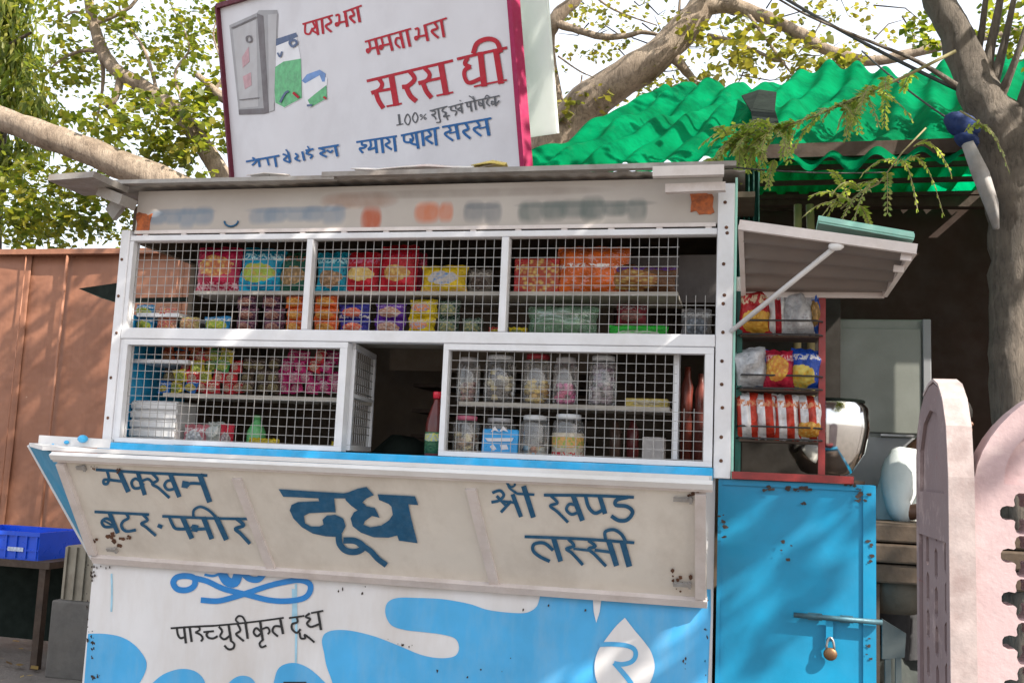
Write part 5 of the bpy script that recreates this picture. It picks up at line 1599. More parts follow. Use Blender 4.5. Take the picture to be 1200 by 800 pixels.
P = pack_material
red, cyan, dk, yel, org, pur = (.42, .012, .03), (.01, .33, .52), (.02, .06, .03), (.62, .42, .01), (.62, .10, .012), (.06, .02, .20)
G1 = 'snack packets on the top shelf'
pack(230, 288, 281, 338, .13, P('pk1', (.42, .015, .06), (.62, .42, .12), (.6, .3, .35), (.42, .12, .05), cz=.55, rx=.36, rz=.22, bz=(.04, .22)), 'red pink snack packet with golden picture, at the left end of the top shelf', 'A', group=G1)
pack(279, 287, 329, 337, .14, P('pk2', cyan, (.50, .30, .08), (.5, .75, .8), (.3, .4, .06), cz=.42, rx=.36, rz=.2, speck=(.02, .12, .3)), 'cyan snack packet with brown oval picture beside the red pink one', 'A', roll=.06, group=G1)
pack(327, 290, 361, 336, .15, P('pk3', (.015, .10, .06), (.52, .32, .14), (.3, .1, .06), None, cz=.42, rx=.42, rz=.22, bz=(.75, .9)), 'dark green snack packet with tan oval picture beside the left mullion', 'A', group=G1)
pack(371, 292, 407, 337, .13, P('pk4', (.01, .30, .42), (.50, .30, .16), (.4, .7, .75), None, cz=.34, rx=.34, rz=.2, speck=(.0, .10, .22)), 'narrow cyan snack packet just right of the left mullion', 'A', group=G1)
pack(405, 292, 443, 338, .14, P('pk5', (.48, .012, .025), (.66, .52, .25), (.5, .12, .2), (.6, .4, .12), cz=.45, rx=.38, rz=.16), 'red snack packet with a pale yellow label, left of the taller red one', 'A', group=G1)
pack(445, 284, 487, 338, .13, P('pk6', (.45, .008, .02), (.58, .42, .14), (.30, .02, .05), (.4, .2, .05), cz=.4, rx=.32, rz=.16), 'taller bright red snack packet with small golden picture', 'A', group=G1)
pack(480, 290, 498, 338, .19, P('pk7', (.32, .006, .03), None, (.5, .1, .15)), 'thin dark red packet half hidden behind the yellow one', 'A', group=G1)
pack(494, 307, 546, 338, .12, P('pk8', yel, (.10, .22, .45), (.55, .3, .08), (.45, .40, .36), cz=.52, rx=.3, rz=.22, bz=(.0, .2)), 'yellow landscape snack packet with blue picture on the top shelf', 'A', group=G1)
pack(549, 310, 576, 338, .15, P('pk9', (.20, .17, .14), (.12, .08, .06), (.4, .36, .3)), 'dull grey snack packet at the right of the yellow one', 'A', group=G1)
bxm = P('pk10', (.40, .02, .02), (.60, .42, .12), (.6, .45, .2), (.35, .06, .03), cx=.58, cz=.5, rx=.46, rz=.5, speck=(.45, .12, .05))
cbx0, cbx1 = at(602, 332, .16), at(655, 332, .16)
def carton(name, label, px0, py0, px1, py1, Y, d, mat, shelf, cat='box', group=None):
    a, b2 = at(px0, py1, Y), at(px1, py0, Y)
    z0 = SHELF[shelf]
    return tag(MB().box((a.x, Y, z0), (b2.x, Y + d, z0 + (b2.z - a.z))).build(name, mat, loc=((a.x + b2.x) / 2, Y + d / 2, z0), bevel=.004), label, cat, group)
carton('snack_box', 'red and gold printed snack box on the top shelf, right of the mullion', 602, 292, 656, 334, .12, .12, bxm, 'A')
pack(656, 283, 733, 336, .14, P('pk11', (.66, .13, .02), None, (.75, .72, .68), stripes=None, bz=(.5, .6), speck=(.6, .25, .2)), 'large bright orange packet with white flashes on the top shelf', 'A', group=G1, t=.09)
pack(716, 306, 788, 335, .12, P('pk12', (.12, .05, .02), (.45, .32, .10), (.10, .04, .20), (.25, .1, .03), cx=.35, cz=.4, rx=.4, rz=.3), 'crumpled brown and gold packet lying right of the orange one', 'A', group=G1, t=.08, roll=.08)

G2 = 'small packets stacked behind the middle rail'
small = {
 'by': P('sk_by', (.02, .22, .45), (.55, .42, .06), (.5, .55, .6), (.25, .35, .05), rx=.4, rz=.3),
 'or': P('sk_or', (.50, .10, .03), (.45, .25, .08), (.55, .2, .06)),
 'py': P('sk_py', (.55, .30, .22), (.58, .42, .14), (.5, .1, .08), (.45, .1, .1), rx=.4, rz=.34),
 'ty': P('sk_ty', (.46, .36, .14), (.55, .45, .22), (.35, .1, .1), (.4, .2, .1), rx=.42, rz=.34),
 'dk': P('sk_dk', (.07, .02, .05), (.40, .24, .18), (.25, .1, .14), (.2, .08, .06), rx=.32, rz=.28, speck=(.3, .16, .18)),
 'og': P('sk_og', (.66, .11, .02), (.60, .35, .10), (.68, .2, .1), (.5, .2, .03), rx=.34, rz=.28),
 'bp': P('sk_bp', (.03, .03, .24), (.45, .28, .2), (.55, .5, .5), (.5, .08, .04), rx=.3, rz=.26, bz=(.1, .3)),
 'pu': P('sk_pu', (.10, .02, .26), (.5, .38, .34), (.3, .2, .4), (.35, .18, .12), rx=.34, rz=.28),
 'ye': P('sk_ye', (.62, .45, .015), (.18, .28, .42), (.5, .4, .3), (.55, .2, .08), cx=.45, cz=.5, rx=.34, rz=.2),
 'gb': P('sk_gb', (.02, .05, .03), (.35, .28, .1), (.2, .25, .18), (.12, .16, .1), rx=.36, rz=.3, speck=(.25, .25, .22)),
}
YB = .10
def stack(px0, px1, py0, py1, n, key, label):
    h = (py1 - py0) / n
    for i in range(n):
        c = at((px0 + px1) / 2, py1 - i * h, YB)
        k = mpp(c)
        c.z = SHELF['B'] + i * h * k
        pillow('snack_packet', label if n == 1 else label + ('', ', the lowest', ', the middle one', ', the topmost')[1 + (i > 0) + (i == n - 1) if n > 2 else (1, 3)[i]], 'packet',
               c + Vector((rnd.uniform(-.006, .006), 0, 0)), (px1 - px0) * k, h * k * 1.06, .05, small[key], rnd.uniform(-.1, .1), 0, rnd.uniform(-.04, .04), G2, 10)
stack(158, 182, 355, 386, 2, 'by', 'blue and yellow packet at the left end of the middle row')
stack(184, 209, 357, 386, 2, 'py', 'pinkish yellow packet, second stack from the left window post')
stack(211, 236, 369, 386, 1, 'ty', 'tan packet between the pinkish stack and the blue yellow one')
stack(238, 272, 368, 386, 1, 'by', 'wide blue and yellow packet left of the dark brown stacks')
stack(277, 303, 342, 386, 3, 'dk', 'dark maroon packet in the left of two dark stacks')
stack(307, 333, 342, 386, 3, 'dk', 'dark maroon packet in the right of two dark stacks')
stack(335, 359, 341, 386, 3, 'og', 'orange packet in the stack left of the mullion')
stack(366, 397, 340, 386, 3, 'og', 'orange packet in the stack right of the mullion')
stack(396, 436, 351, 386, 2, 'bp', 'navy blue and orange packet beside the orange stack')
stack(438, 476, 350, 386, 2, 'pu', 'violet packet between the navy and the yellow stacks')
stack(478, 513, 345, 386, 2, 'ye', 'yellow packet with blue print in the middle row')
stack(514, 540, 345, 386, 2, 'gb', 'dark green packet right of the yellow stack')
stack(541, 568, 366, 386, 1, 'gb', 'low dark green packet at the end of the middle row')
pack(572, 376, 592, 387, .10, P('pk13', (.45, .06, .04), (.6, .45, .06)), 'tiny red and yellow packet beside the right mullion', 'B', group=G2, t=.04)
pack(596, 376, 618, 387, .10, P('pk14', (.60, .45, .02), (.3, .35, .1)), 'small yellow packet lying right of the mullion', 'B', group=G2, t=.04)
pack(616, 350, 702, 388, .15, M['greenclear'], 'clear greenish polythene bag in the right upper window', 'B', name='polythene_bag', cat='bag', t=.14)
pack(622, 362, 680, 388, .19, P('pk15', (.28, .38, .22), (.45, .5, .4), (.5, .55, .45)), 'pale green packet inside the shadow of the polythene bag', 'B', group=G2, t=.06)
pack(722, 350, 758, 376, .17, P('pk16', (.20, .02, .03), (.3, .12, .1), (.3, .25, .25)), 'dark red packet above the bright green one', None, group=G2, t=.06).location.z = SHELF['B'] + .055
pack(712, 372, 784, 388, .12, P('pk17', (.03, .40, .04), (.1, .5, .1), (.5, .55, .45), (.45, .5, .4), cz=.3, bz=(.0, .3)), 'bright green flat packet at the foot of the right upper window', 'B', group=G2, t=.07)
pack(798, 350, 834, 388, .14, P('pk18', (.14, .13, .13), (.2, .22, .25), (.3, .3, .3)), 'grey crumpled packet in the corner below the cut mesh', 'B', group=G2, t=.05)

# lower left window
G3 = 'sachets piled in the lower left window'
sac = {
 'red': P('sc_red', (.48, .02, .03), (.6, .35, .25), (.6, .5, .4), rx=.25, rz=.25), 'yel': P('sc_yel', (.58, .45, .04), (.3, .35, .06), (.6, .6, .5), rx=.3, rz=.3),
 'grn': P('sc_grn', (.06, .26, .06), (.45, .5, .1), (.5, .5, .4)), 'blu': P('sc_blu', (.02, .14, .45), (.55, .45, .1), (.5, .5, .6)),
 'brn': P('sc_brn', (.06, .035, .02), (.25, .2, .1), (.25, .2, .18)), 'mag': P('sc_mag', (.42, .012, .12), (.55, .25, .3), (.5, .35, .4), rx=.25, rz=.25),
 'ora': P('sc_ora', (.52, .10, .03), (.40, .2, .1), (.5, .3, .2))}
def sachet(px, py, key, label, w=17, h=15, Y=None, t=.022):
    Y = Y if Y else .10 + rnd.uniform(0, .05)
    c = at(px, py, Y); k = mpp(c)
    return pillow('sachet', label, 'sachet', c, w * k, h * k, t, sac[key], rnd.uniform(-.3, .3), rnd.uniform(-.25, .1), rnd.uniform(-.3, .3), G3, 6)
lab = {'red': 'small red sachet in the heap on the lower left shelf', 'yel': 'small yellow sachet on top of the red sachet heap', 'grn': 'small green sachet on top of the red sachet heap', 'blu': 'small blue sachet at the left end of the sachet heap',
       'brn': 'dark brown sachet between the red and the magenta heaps', 'mag': 'small magenta sachet in the heap near the open sash', 'ora': 'orange sachet hanging in strips above the heap'}
def row(x0, x1, py, keys, step=15):
    x = x0; i = 0
    while x <= x1:
        o = sachet(x + rnd.uniform(-2, 2), py, keys[i % len(keys)], lab[keys[i % len(keys)]])
        x += step; i += 1
row(190, 282, 462, ['blu', 'yel', 'blu', 'red', 'red', 'red', 'red'])
row(196, 280, 449, ['brn', 'yel', 'red', 'yel', 'red', 'red', 'red'])
row(216, 280, 437, ['red', 'yel', 'grn', 'grn', 'red'])
row(234, 276, 426, ['red', 'grn', 'yel'])
row(290, 324, 462, ['brn', 'brn', 'brn']); row(290, 324, 449, ['brn']); row(288, 326, 436, ['brn', 'brn'])
row(334, 396, 462, ['mag']); row(330, 396, 450, ['mag']); row(336, 394, 438, ['mag', 'mag', 'red'])
row(342, 392, 427, ['mag', 'mag', 'red'])
for i in range(4):
    for j in range(2): sachet(198 + i * 15, 411 + j * 13, 'ora', lab['ora'], 15, 13, .14)
G4 = 'packets at the foot of the lower left window'
pack(211, 492, 246, 520, .12, P('pk20', (.45, .14, .16), (.6, .6, .62), (.6, .55, .55), rx=.3, rz=.3), 'pink and white packet beside the white slatted box', 'D', group=G4)
pack(240, 488, 262, 520, .14, M['milky'], 'clear plastic bag between the pink and the red packet', 'D', name='plastic_bag', cat='bag', t=.07)
pack(256, 490, 274, 520, .12, P('pk21', (.45, .01, .03), (.5, .4, .4)), 'red packet at the foot of the left window', 'D', group=G4)
for x0_, x1_, lb in ((272, 290, 'small yellow pack at the left of the green bottle'), (290, 312, 'yellow pack in front of the green bottle'), (308, 328, 'taller yellow pack right of the green bottle'), (326, 342, 'flat yellow pack at the right end'), (388, 398, 'tiny yellow pack next to the sash')):
    pack(x0_, 506 if x0_ != 272 and x0_ != 326 else 514, x1_, 521, .10, P('pk22_%d' % x0_, (.60, .44, .02), (.25, .3, .06), (.3, .25, .05)), lb, 'D', group='yellow packs on the counter board', t=.04)
a, b2 = at(150, 516, .09), at(208, 464, .09)
wb = thing('slatted_box', 'white slatted plastic box in the lower left window corner', 'box', ((a.x + b2.x) / 2, .14, SHELF['D']))
box('box_body', (a.x, .10, SHELF['D']), (b2.x, .24, SHELF['D'] + b2.z - a.z), M['white'], wb)
for i in range(5):
    z = SHELF['D'] + (b2.z - a.z) * (i + .1) / 5
    box('slat', (a.x, .088, z), (b2.x, .0995, z + (b2.z - a.z) * .15), M['white'], wb, .003)

def bottle(name, label, px, py0, py1, wpx, Y, body, capm, prof, shelf='D', extra=None):
    c = at(px, py1, Y); k = mpp(c); c.z = SHELF[shelf]
    h = (py1 - py0) * k; r_ = wpx / 2 * k
    t = thing(name, label, 'bottle', c)
    MB().lathe(c, [(max(.001, r_ * a), h * b2) for a, b2 in prof], 20).build('bottle_body', body, t)
    MB().lathe(c, [(.001, h * .90), (r_ * .42, h * .90), (r_ * .44, h * .99), (r_ * .38, h), (.001, h)], 16).build('cap', capm, t)
    if extra:
        z0, z1, mm = extra
        MB().lathe(c, [(r_ * .95, h * z0), (r_ * 1.03, h * z0 + .001), (r_ * 1.03, h * z1 - .001), (r_ * .95, h * z1)], 20).build('label_band', mm, t)
    return t
pf = [(.001, 0), (.92, .0), (1, .04), (1, .5), (.92, .58), (.62, .74), (.36, .84), (.34, .91), (.001, .91)]
cola = paint('bottle_brown', (.10, .015, .012), .15, .3, 10, bump=0)
capred = paint('cap_red', (.55, .01, .03), .3, .05, 10, bump=0); capgreen = paint('cap_green', (.1, .3, .1), .3, .05, 10, bump=0)
lblm = P('bottle_label', (.03, .12, .05), (.5, .48, .05), (.45, .04, .03), (.3, .35, .3), cx=.5, cz=.75, rx=.8, rz=.18)
bottle('soft_drink_bottle', 'dark drink bottle with red cap standing in the open serving hatch', 509, 455, 534, 24, .05, cola, capred, pf, 'D', (.08, .40, lblm))
bottle('green_bottle', 'pale green plastic bottle among yellow packs in the left window', 300, 472, 514, 22, .16, paint('bottle_green', (.10, .34, .12), .25, .2, 10, bump=0), capgreen, pf)
# dark rounded bundle behind the hatch
c = at(470, 530, .55)
dbn = MB().ball((0, 0, 0), 1, 18)
for i, v in enumerate(dbn.v):
    k = 1 + .08 * mnoise.noise(v * 2)
    dbn.v[i] = Vector((c.x + v.x * .15 * k, .55 + v.y * .13 * k, 1.30 + (v.z + 1) * .16 * k))
tag(dbn.build('bundle', M['darkcloth'], loc=(c.x, .55, 1.30)), 'black rounded bundle in the dark behind the serving hatch', 'bundle')
box('rear_counter', (.6, .42, 1.27), (2.0, .90, 1.295), M['darkwood'], K)

# jars
def jar(label, px, py0, py1, wpx, Y, shelf, lid, fill, cont, group='sweet jars on the shelves', wrap=None):
    c = at(px, py1, Y); k = mpp(c); c.z = SHELF[shelf]
    h, r_ = (py1 - py0) * k, wpx / 2 * k
    t = thing('sweet_jar', label, 'jar', c, group)
    MB().lathe(c, [(.001, .002), (r_ * .94, .002), (r_, .01), (r_, h * .80), (r_ * .92, h * .86), (r_ * .74, h * .89), (r_ * .74, h * .93)], 24).build('jar_body', M['clear'], t)
    MB().lathe(c, [(.001, h * .90), (r_ * .80, h * .90), (r_ * .80, h * .985), (r_ * .74, h), (.001, h)], 24).build('lid', lid, t)
    if fill:
        mb = MB(); rs_ = r_ * .24; z = .004 + rs_
        while z < h * fill:
            for q in range(9):
                a = rnd.uniform(0, 6.28); rr_ = math.sqrt(rnd.uniform(.2, 1)) * (r_ * .93 - rs_)
                mb.ball(c + Vector((rr_ * math.cos(a), rr_ * math.sin(a), z + rnd.uniform(-.3, .3) * rs_)), rs_ * rnd.uniform(.8, 1.1), 8, (1.15, 1, .85))
            z += rs_ * 1.25
        o = mb.build('sweets', cont, t, kind='stuff')
    if wrap:
        z0, z1, mm = wrap
        MB().lathe(c, [(r_ * 1.01, h * z0), (r_ * 1.02, h * z0 + .001), (r_ * 1.02, h * z1), (r_ * 1.0, h * z1 + .001)], 24).build('label_band', mm, t)
    return t
def sweets(name, cols):
    b = NB(name)
    g = b.t.nodes.new("ShaderNodeNewGeometry"); r_ = b.t.nodes.new("ShaderNodeValToRGB")
    r_.color_ramp.interpolation = 'CONSTANT'
    while len(r_.color_ramp.elements) < len(cols): r_.color_ramp.elements.new(.5)
    for i, c_ in enumerate(cols): r_.color_ramp.elements[i].position = i / len(cols); r_.color_ramp.elements[i].color = (*c_, 1)
    b.t.links.new(g.outputs["Random Per Island"], r_.inputs[0]); b.col(r_.outputs[0]); b.p(Roughness=.3)
    return b.m
lidg = paint('lid_grey', (.38, .37, .38), .4, .1, 20, bump=0); lidp = paint('lid_pink', (.42, .10, .16), .4, .1, 20, bump=0); lidr = paint('lid_red', (.30, .02, .03), .4, .1, 20, bump=0); lidw = paint('lid_white', (.55, .56, .58), .4, .1, 20, bump=0)
jar('dim jar of pinkish sweets, leftmost on the jar shelf', 548, 412, 465, 28, .16, 'C', lidg, .45, sweets('sw1', [(.3, .14, .12), (.42, .3, .2), (.2, .1, .1)]))
jar('jar of black and cream sweets, second on the jar shelf', 585, 409, 465, 38, .14, 'C', lidw, .62, sweets('sw2', [(.03, .02, .02), (.5, .42, .25), (.06, .04, .03), (.45, .36, .12)]))
jar('jar of yellow sweets with dark red lid on the jar shelf', 629, 407, 466, 34, .15, 'C', lidr, .46, sweets('sw3', [(.58, .40, .06), (.6, .48, .2), (.5, .3, .05)]))
jar('jar half full of pink sweets on the jar shelf', 662, 410, 466, 30, .14, 'C', lidg, .48, sweets('sw4', [(.55, .06, .25), (.6, .15, .32), (.5, .04, .16)]))
jar('tall jar of grey violet wrapped sweets at the right of the jar shelf', 706, 407, 466, 34, .14, 'C', lidw, .80, sweets('sw5', [(.32, .26, .30), (.4, .36, .38), (.2, .12, .16), (.45, .4, .42)]))
jar('jar with pink lid and cream sweets, leftmost on the counter board', 545, 478, 530, 32, .11, 'D', lidp, .58, sweets('sw6', [(.5, .4, .2), (.42, .25, .14), (.3, .2, .12)]))
jar('jar mostly hidden behind the bright blue sachet card', 585, 479, 530, 38, .15, 'D', lidg, .5, sweets('sw7', [(.3, .3, .3), (.4, .3, .2)]))
jar('jar with scattered white and orange sweets right of the blue card', 626, 476, 532, 36, .12, 'D', lidw, .36, sweets('sw8', [(.55, .55, .5), (.5, .2, .1), (.2, .4, .55), (.55, .4, .2)]))
jar('jar with red and green banded label on the counter board', 665, 474, 533, 37, .11, 'D', lidw, .2, sweets('sw9', [(.5, .3, .2)]), wrap=(.06, .62, P('jar_label', (.55, .48, .38), (.2, .35, .08), (.48, .02, .03), (.55, .3, .1), cx=.5, cz=.68, rx=.9, rz=.2, bz=(.10, .34))))
# bright blue card of sachets with white marks
a, b2 = at(563, 531, .045), at(607, 494, .045)
cb = thing('sachet_card', 'bright blue sachet card with white marks leaning on a jar', 'card', ((a.x + b2.x) / 2, .05, SHELF['D']))
cbm = MB(); z0 = SHELF['D']; hgt = b2.z - a.z
cbm.obox(((a.x + b2.x) / 2, .062, z0 + hgt / 2), ((b2.x - a.x) / 2, 0, 0), (0, .008, 0), (0, .006, hgt / 2))
cbm.build('card', paint('card_blue', (.012, .28, .62), .35, .2, 25), cb, bevel=.006)
CB = Board(Vector((0, .053, z0 + hgt / 2)), (0, -1, .01))
wm = MB()
for tri_ in ([(575, 506), (580, 499), (585, 506), (580, 504)], [(585, 506), (590, 499), (596, 506), (590, 504)], [(568, 513), (602, 513), (600, 517), (572, 517)], [(574, 523), (578, 520), (582, 526), (578, 528)], [(586, 521), (594, 521), (596, 526), (588, 527)]):
    CB.fill(wm, tri_)
wm.build('white_mark', M['signwhite'], cb)
carton('small_box', 'small pale carton at the right of the counter board', 752, 500, 779, 536, .14, .07, paint('pale_carton', (.42, .38, .36), .6, .2, 15), 'D')
carton('flat_tray', 'flat yellow and cream tray on the jar shelf', 733, 457, 783, 466, .10, .10, P('tray', (.55, .42, .12), (.6, .5, .3), (.5, .5, .4)), 'C', 'tray')
for i, (px, pyt, w, cl, lb) in enumerate(((742, 492, 14, (.16, .03, .03), 'dark red bottle in the shade right of the jars'), (722, 494, 14, (.12, .07, .05), 'brown bottle in the shade right of the jars'), (806, 430, 14, (.14, .03, .02), 'maroon packet tin behind the cut mesh'), (822, 438, 14, (.18, .05, .04), 'reddish tin at the post behind the cut mesh'))):
    Y = .34; c = at(px, pyt, Y); k = mpp(c)
    z1_ = c.z; zb_ = SHELF['D'] if i < 2 else 1.541
    c.z = zb_
    mb = MB().lathe(c, [(.001, 0), (w / 2 * k, 0), (w / 2 * k, (z1_ - zb_) * .8), (w / 4 * k, (z1_ - zb_) * .9), (w / 4 * k, z1_ - zb_), (.001, z1_ - zb_)], 14)
    tag(mb.build('bottle', paint('dim_%d' % i, cl, .35, .2, 12), loc=c), lb, 'bottle')

# ------------------------------------------------------------------ snack rack in the side door
RK = thing('snack_rack', 'red painted metal rack of snack bags above the blue side door', 'rack', (2.65, .05, 1.5))
rp = at(962, 556, .02)
MB().bar((rp.x, .0, 1.5275), (rp.x, .0, at(960, 312, 0).z), .022, .022, up=(1, 0, 0)).build('upright', M['redframe'], RK)
MB().bar((2.44, -.02, 1.514), (at(1000, 560, -.02).x, -.02, 1.514), .025, .03).build('bottom_bar', M['redframe'], RK)
rl = [Vector((2.452, .02, 1.5275)), Vector((2.452, .02, 2.14))]
MB().bar(rl[0], rl[1], .016, .016, up=(1, 0, 0)).build('upright', M['darkwood'], RK)
for py in (376, 392, 440, 455, 500, 514):
    z = at(905, py, -.03).z
    MB().tube([(2.455, .0, z), (2.47, -.045, z), (rp.x - .02, -.045, z), (rp.x, -.014, z)], .0035, 6).build('holder_wire', M['cable'], RK)
for z in (at(905, 392, 0).z, at(905, 455, 0).z, at(905, 514, 0).z):
    box('tray_shelf', (2.462, -.03, z - .012), (rp.x - .012, .11, z - .006), M['darkwood'], RK)
G5 = 'snack bags on the red rack'
z1s, z2s, z3s = at(905, 392, 0).z - .0055, at(905, 455, 0).z - .0055, at(905, 514, 0).z - .0055
def bag(px0, py0, px1, py1, Y, mat, label, z, roll=0.0, yaw=0.0, tilt=-.06):
    c = at((px0 + px1) / 2, py1, Y); k = mpp(c); c.z = z
    return pillow('snack_bag', label, 'bag', c, (px1 - px0) * k * 1.14, (py1 - py0) * k * 1.12, .10, mat, yaw, tilt, roll, G5, 14)
silver = (.50, .51, .53)
bag(866, 344, 902, 394, .01, P('bg1', (.45, .015, .02), (.62, .38, .06), (.6, .45, .3), (.55, .28, .04), cx=.55, cz=.28, rx=.4, rz=.22, bz=(.6, .8)), 'red snack bag with orange picture, top row at the left', z1s, roll=.05)
bag(897, 342, 921, 394, .02, P('bg2', (.42, .02, .03), None, (.6, .6, .6), stripes=(2.0, (.6, .6, .6))), 'red and white striped snack bag in the top row', z1s)
bag(915, 342, 952, 393, .015, P('bg3', silver, None, (.4, .4, .42), speck=(.35, .33, .34)), 'silvery white snack bag in the top row', z1s)
bag(943, 340, 962, 393, .035, P('bg4', (.02, .10, .45), (.5, .3, .1), (.5, .5, .55)), 'blue edged snack bag at the right end of the top row', z1s)
bag(866, 414, 902, 455, .01, P('bg5', silver, None, (.42, .42, .44), speck=(.4, .4, .42)), 'silvery snack bag at the left of the middle row', z2s, roll=-.2)
bag(884, 414, 906, 456, .05, P('bg5b', (.02, .08, .40), None, (.4, .4, .5)), 'blue snack bag behind the silvery one in the middle row', z2s, roll=-.15)
bag(897, 415, 928, 456, .005, P('bg6', (.45, .02, .05), (.62, .42, .06), (.55, .3, .3), (.5, .2, .04), cx=.4, cz=.5, rx=.36, rz=.3), 'red and yellow snack bag in the middle row', z2s, roll=.05)
bag(924, 414, 957, 456, .01, P('bg7', (.015, .07, .40), (.62, .35, .04), (.5, .5, .52), (.55, .45, .1), cx=.4, cz=.32, rx=.36, rz=.26), 'blue snack bag with yellow picture in the middle row', z2s, roll=.12)
for i, (x0_, x1_) in enumerate(((866, 890), (887, 913), (909, 936), (933, 961))):
    bag(x0_, 467, x1_, 515, .005 + .008 * (i % 2), P('bg8_%d' % i, (.48, .04, .02), (.60, .40, .10) if i == 3 else None, (.5, .2, .1), (.5, .22, .03), stripes=(1.9 if i else 1.5, (.62, .61, .62)), cz=.25, rx=.5, rz=.16),
        ('red and white bag at the left end of the bottom row', 'red and white bag second in the bottom row', 'red and white bag third in the bottom row', 'red and white bag with yellow foot, right end of the bottom row')[i], z3s, roll=(-.08, -.1, -.04, .02)[i])
pp = MB(); c = at(905, 547, .08); pp.box((2.48, .02, 1.513), (rp.x - .03, .2, 1.518)); pp.box((2.49, .03, 1.5185), (rp.x - .05, .19, 1.523))
tag(pp.build('newspaper', paint('newsprint', (.50, .49, .46), .7, .1, 30), loc=(2.6, .1, 1.513)), 'white folded newspaper at the foot of the snack rack', 'paper')

# ------------------------------------------------------------------ person half hidden behind the wing of the pink wall
def skin_mesh(name, joints, edges, mat, parent=None, loc=None, root=None, sub=2):
    names = list(joints)
    org = Vector(loc) if loc is not None else origin_of(parent)
    me = bpy.data.meshes.new(name + '_cage')
    me.from_pydata([tuple(Vector(joints[n][0]) - org) for n in names], [(names.index(a), names.index(b)) for a, b in edges], [])
    o = bpy.data.objects.new(name + '_cage', me)
    COL.objects.link(o)
    o.modifiers.new('skin', 'SKIN')
    if not me.skin_vertices: me.skin_vertices.new(name='skin')
    for i, n in enumerate(names):
        r_ = joints[n][1]
        me.skin_vertices[0].data[i].radius = r_ if isinstance(r_, tuple) else (r_, r_)
        me.skin_vertices[0].data[i].use_root = (n == (root or names[0]))
    o.modifiers.new('sub', 'SUBSURF').levels = sub
    dg = bpy.context.evaluated_depsgraph_get()
    m2 = bpy.data.meshes.new_from_object(o.evaluated_get(dg))
    bpy.data.objects.remove(o)
    m2.name = name
    m2.materials.clear(); m2.materials.append(mat)
    for p_ in m2.polygons: p_.use_smooth = True
    q = bpy.data.objects.new(name, m2)
    COL.objects.link(q)
    if parent: q.parent = parent
    q.location = (0, 0, 0) if parent else org
    return q
skin_m = paint('skin', (.16, .075, .045), .5, .08, 20, bump=.05)
shirt_m = paint('white_shirt', (.56, .60, .60), .85, .06, 10, bump=.3)
trouser_m = paint('grey_trousers', (.05, .05, .055), .9, .1, 12, bump=.3)
hair_m = paint('black_hair', (.012, .01, .009), .6, .2, 40, bump=.3)
pc = at(1045, 520, 1.10)
cx, cyy = pc.x, 1.10
R3 = Matrix.Rotation(math.radians(62), 3, 'Z')
def W(x, y, z): return Vector((cx, cyy, 0)) + R3 @ Vector((x, y - .20 * max(0, z - 1.12), 0)) + Vector((0, 0, z))
zs = at(1090, 540, 1.10).z            # shoulder height
hb_ = zs - 1.40                       # lift so that the shoulders sit where the photo shows them
gz = GZ
k_ = (zs - gz) / 1.40
def Z(h): return gz + h * k_
el = at(1054, 602, .84); wrz = wz + .035
J = {'pelvis': (W(0, 0, Z(.92)), .105), 'waist': (W(0, .03, Z(1.08)), (.125, .085)), 'chest': (W(0, 0, Z(1.28)), (.135, .085)), 'neck0': (W(0, .0, Z(1.43)), .06), 'neck': (W(0, -.04, Z(1.475)), .05), 'jaw': (W(0, -.10, Z(1.50)), .068), 'skull': (W(0, -.105, Z(1.575)), .085), 'top': (W(0, -.095, Z(1.63)), .06),
     'shl': (W(-.16, 0, Z(1.37)), .050), 'ell': (el, .038), 'wrl': (el + Vector((.13, -.04, .03)), .030), 'hal': (el + Vector((.19, -.05, .02)), (.036, .018)),
     'shr': (W(.17, 0, Z(1.385)), .062), 'elr': (W(.23, -.02, Z(1.12)), .045), 'wrr': (W(.22, -.14, Z(.93)), .030), 'har': (W(.21, -.17, Z(.86)), (.034, .018)),
     'hipl': (W(-.09, 0, Z(.86)), .09), 'knl': (W(-.10, -.02, Z(.48)), .06), 'anl': (W(-.10, .01, Z(.08)), .042), 'tol': (W(-.11, -.15, Z(.03)), (.045, .025)),
     'hipr': (W(.09, 0, Z(.86)), .09), 'knr': (W(.10, -.02, Z(.48)), .06), 'anr': (W(.10, .01, Z(.08)), .042), 'tor': (W(.11, -.15, Z(.03)), (.045, .025))}
E_ = [('pelvis', 'waist'), ('waist', 'chest'), ('chest', 'neck0'), ('neck0', 'neck'), ('neck', 'jaw'), ('jaw', 'skull'), ('skull', 'top'), ('chest', 'shl'), ('shl', 'ell'), ('ell', 'wrl'), ('wrl', 'hal'), ('chest', 'shr'), ('shr', 'elr'), ('elr', 'wrr'), ('wrr', 'har'),
      ('pelvis', 'hipl'), ('hipl', 'knl'), ('knl', 'anl'), ('anl', 'tol'), ('pelvis', 'hipr'), ('hipr', 'knr'), ('knr', 'anr'), ('anr', 'tor')]
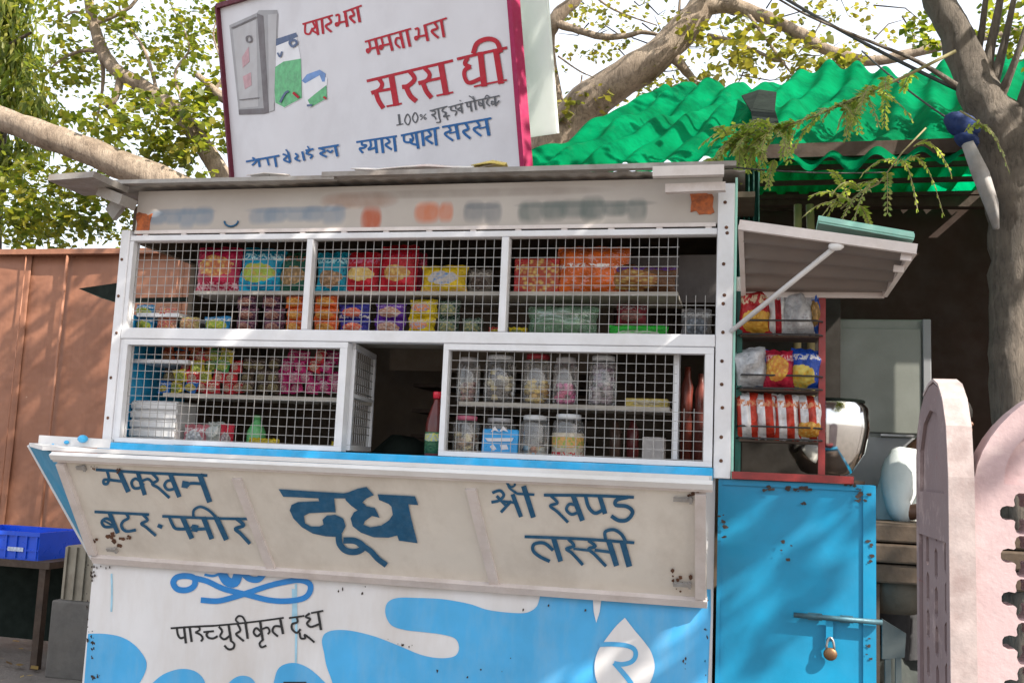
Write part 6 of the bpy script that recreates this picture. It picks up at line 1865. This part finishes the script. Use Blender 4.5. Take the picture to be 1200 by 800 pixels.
for side, s in (('l', 1), ('r', -1)):
    base = J['ha' + side][0]; d = (J['ha' + side][0] - J['wr' + side][0]).normalized(); sd = d.cross(Vector((0, 0, 1)))
    sd = sd.normalized() if sd.length > .2 else Vector((1, 0, 0))
    for q, (off, ln) in enumerate(((-.026, .075), (-.009, .085), (.009, .08), (.025, .062))):
        a_ = 'f%s%d' % (side, q)
        J[a_ + 'a'] = (base + d * .045 + sd * off, .0085); J[a_ + 'b'] = (base + d * (.045 + ln * .55) + sd * off * 1.1 + Vector((0, 0, -.006)), .008); J[a_ + 'c'] = (base + d * (.045 + ln) + sd * off * 1.1 + Vector((0, 0, -.022)), .007)
        E_ += [('ha' + side, a_ + 'a'), (a_ + 'a', a_ + 'b'), (a_ + 'b', a_ + 'c')]
    a_ = 'th' + side
    J[a_ + 'a'] = (base + d * .005 - sd * .04 * s, .010); J[a_ + 'b'] = (base + d * .045 - sd * .058 * s + Vector((0, 0, -.012)), .008)
    E_ += [('ha' + side, a_ + 'a'), (a_ + 'a', a_ + 'b')]
body = skin_mesh('person', J, E_, skin_m, None, W(0, 0, gz), 'pelvis')
tag(body, 'person in a white shirt mostly hidden behind the narrow pink wall wing', 'person')
sj = {'hem': (W(0, 0, Z(.86)), (.175, .14)), 'waist': (W(0, 0, Z(1.08)), (.175, .135)), 'chest': (W(0, 0, Z(1.28)), (.20, .14)), 'col': (W(0, -.002, Z(1.435)), .068), 'shl': (W(-.165, 0, Z(1.38)), .092), 'ell': (el, .066), 'cul': (el + Vector((.05, -.014, .010)), .056), 'shr': (W(.175, 0, Z(1.385)), .078), 'elr': (W(.23, -.02, Z(1.12)), .066), 'cur': (W(.228, -.06, Z(1.07)), .060)}
sh_ = skin_mesh('shirt', sj, [('hem', 'waist'), ('waist', 'chest'), ('chest', 'col'), ('chest', 'shl'), ('shl', 'ell'), ('ell', 'cul'), ('chest', 'shr'), ('shr', 'elr'), ('elr', 'cur')], shirt_m, body, W(0, 0, gz), 'waist')
tj = {'p': (W(0, 0, Z(.90)), (.135, .105)), 'hl': (W(-.09, 0, Z(.82)), .108), 'kl': (W(-.10, -.02, Z(.48)), .085), 'al': (W(-.10, .005, Z(.10)), .075), 'hr': (W(.09, 0, Z(.82)), .108), 'kr': (W(.10, -.02, Z(.48)), .085), 'ar': (W(.10, .005, Z(.10)), .075)}
skin_mesh('trousers', tj, [('p', 'hl'), ('hl', 'kl'), ('kl', 'al'), ('p', 'hr'), ('hr', 'kr'), ('kr', 'ar')], trouser_m, body, W(0, 0, gz), 'p')
hm = MB().ball((0, 0, 0), 1, 20)
for i, v in enumerate(hm.v): 
    zz = max(v.z, -.1 - .5 * max(0, v.y))
    hm.v[i] = W(v.x * .092, -.095 + v.y * .100, Z(1.587) + zz * .092)
hm.build('hair', hair_m, body)
fm = MB()
for s in (-1, 1):
    fm.ball(W(s * .032, -.188, Z(1.557)), .011, 8); fm.ball(W(s * .088, -.10, Z(1.545)), .022, 8, (.4, .8, 1.2))
fm.ball(W(0, -.196, Z(1.53)), .016, 8, (.8, 1.1, 1.3)); fm.ball(W(0, -.178, Z(1.497)), .022, 8, (1.1, .5, .35))
fm.build('face_features', skin_m, body)
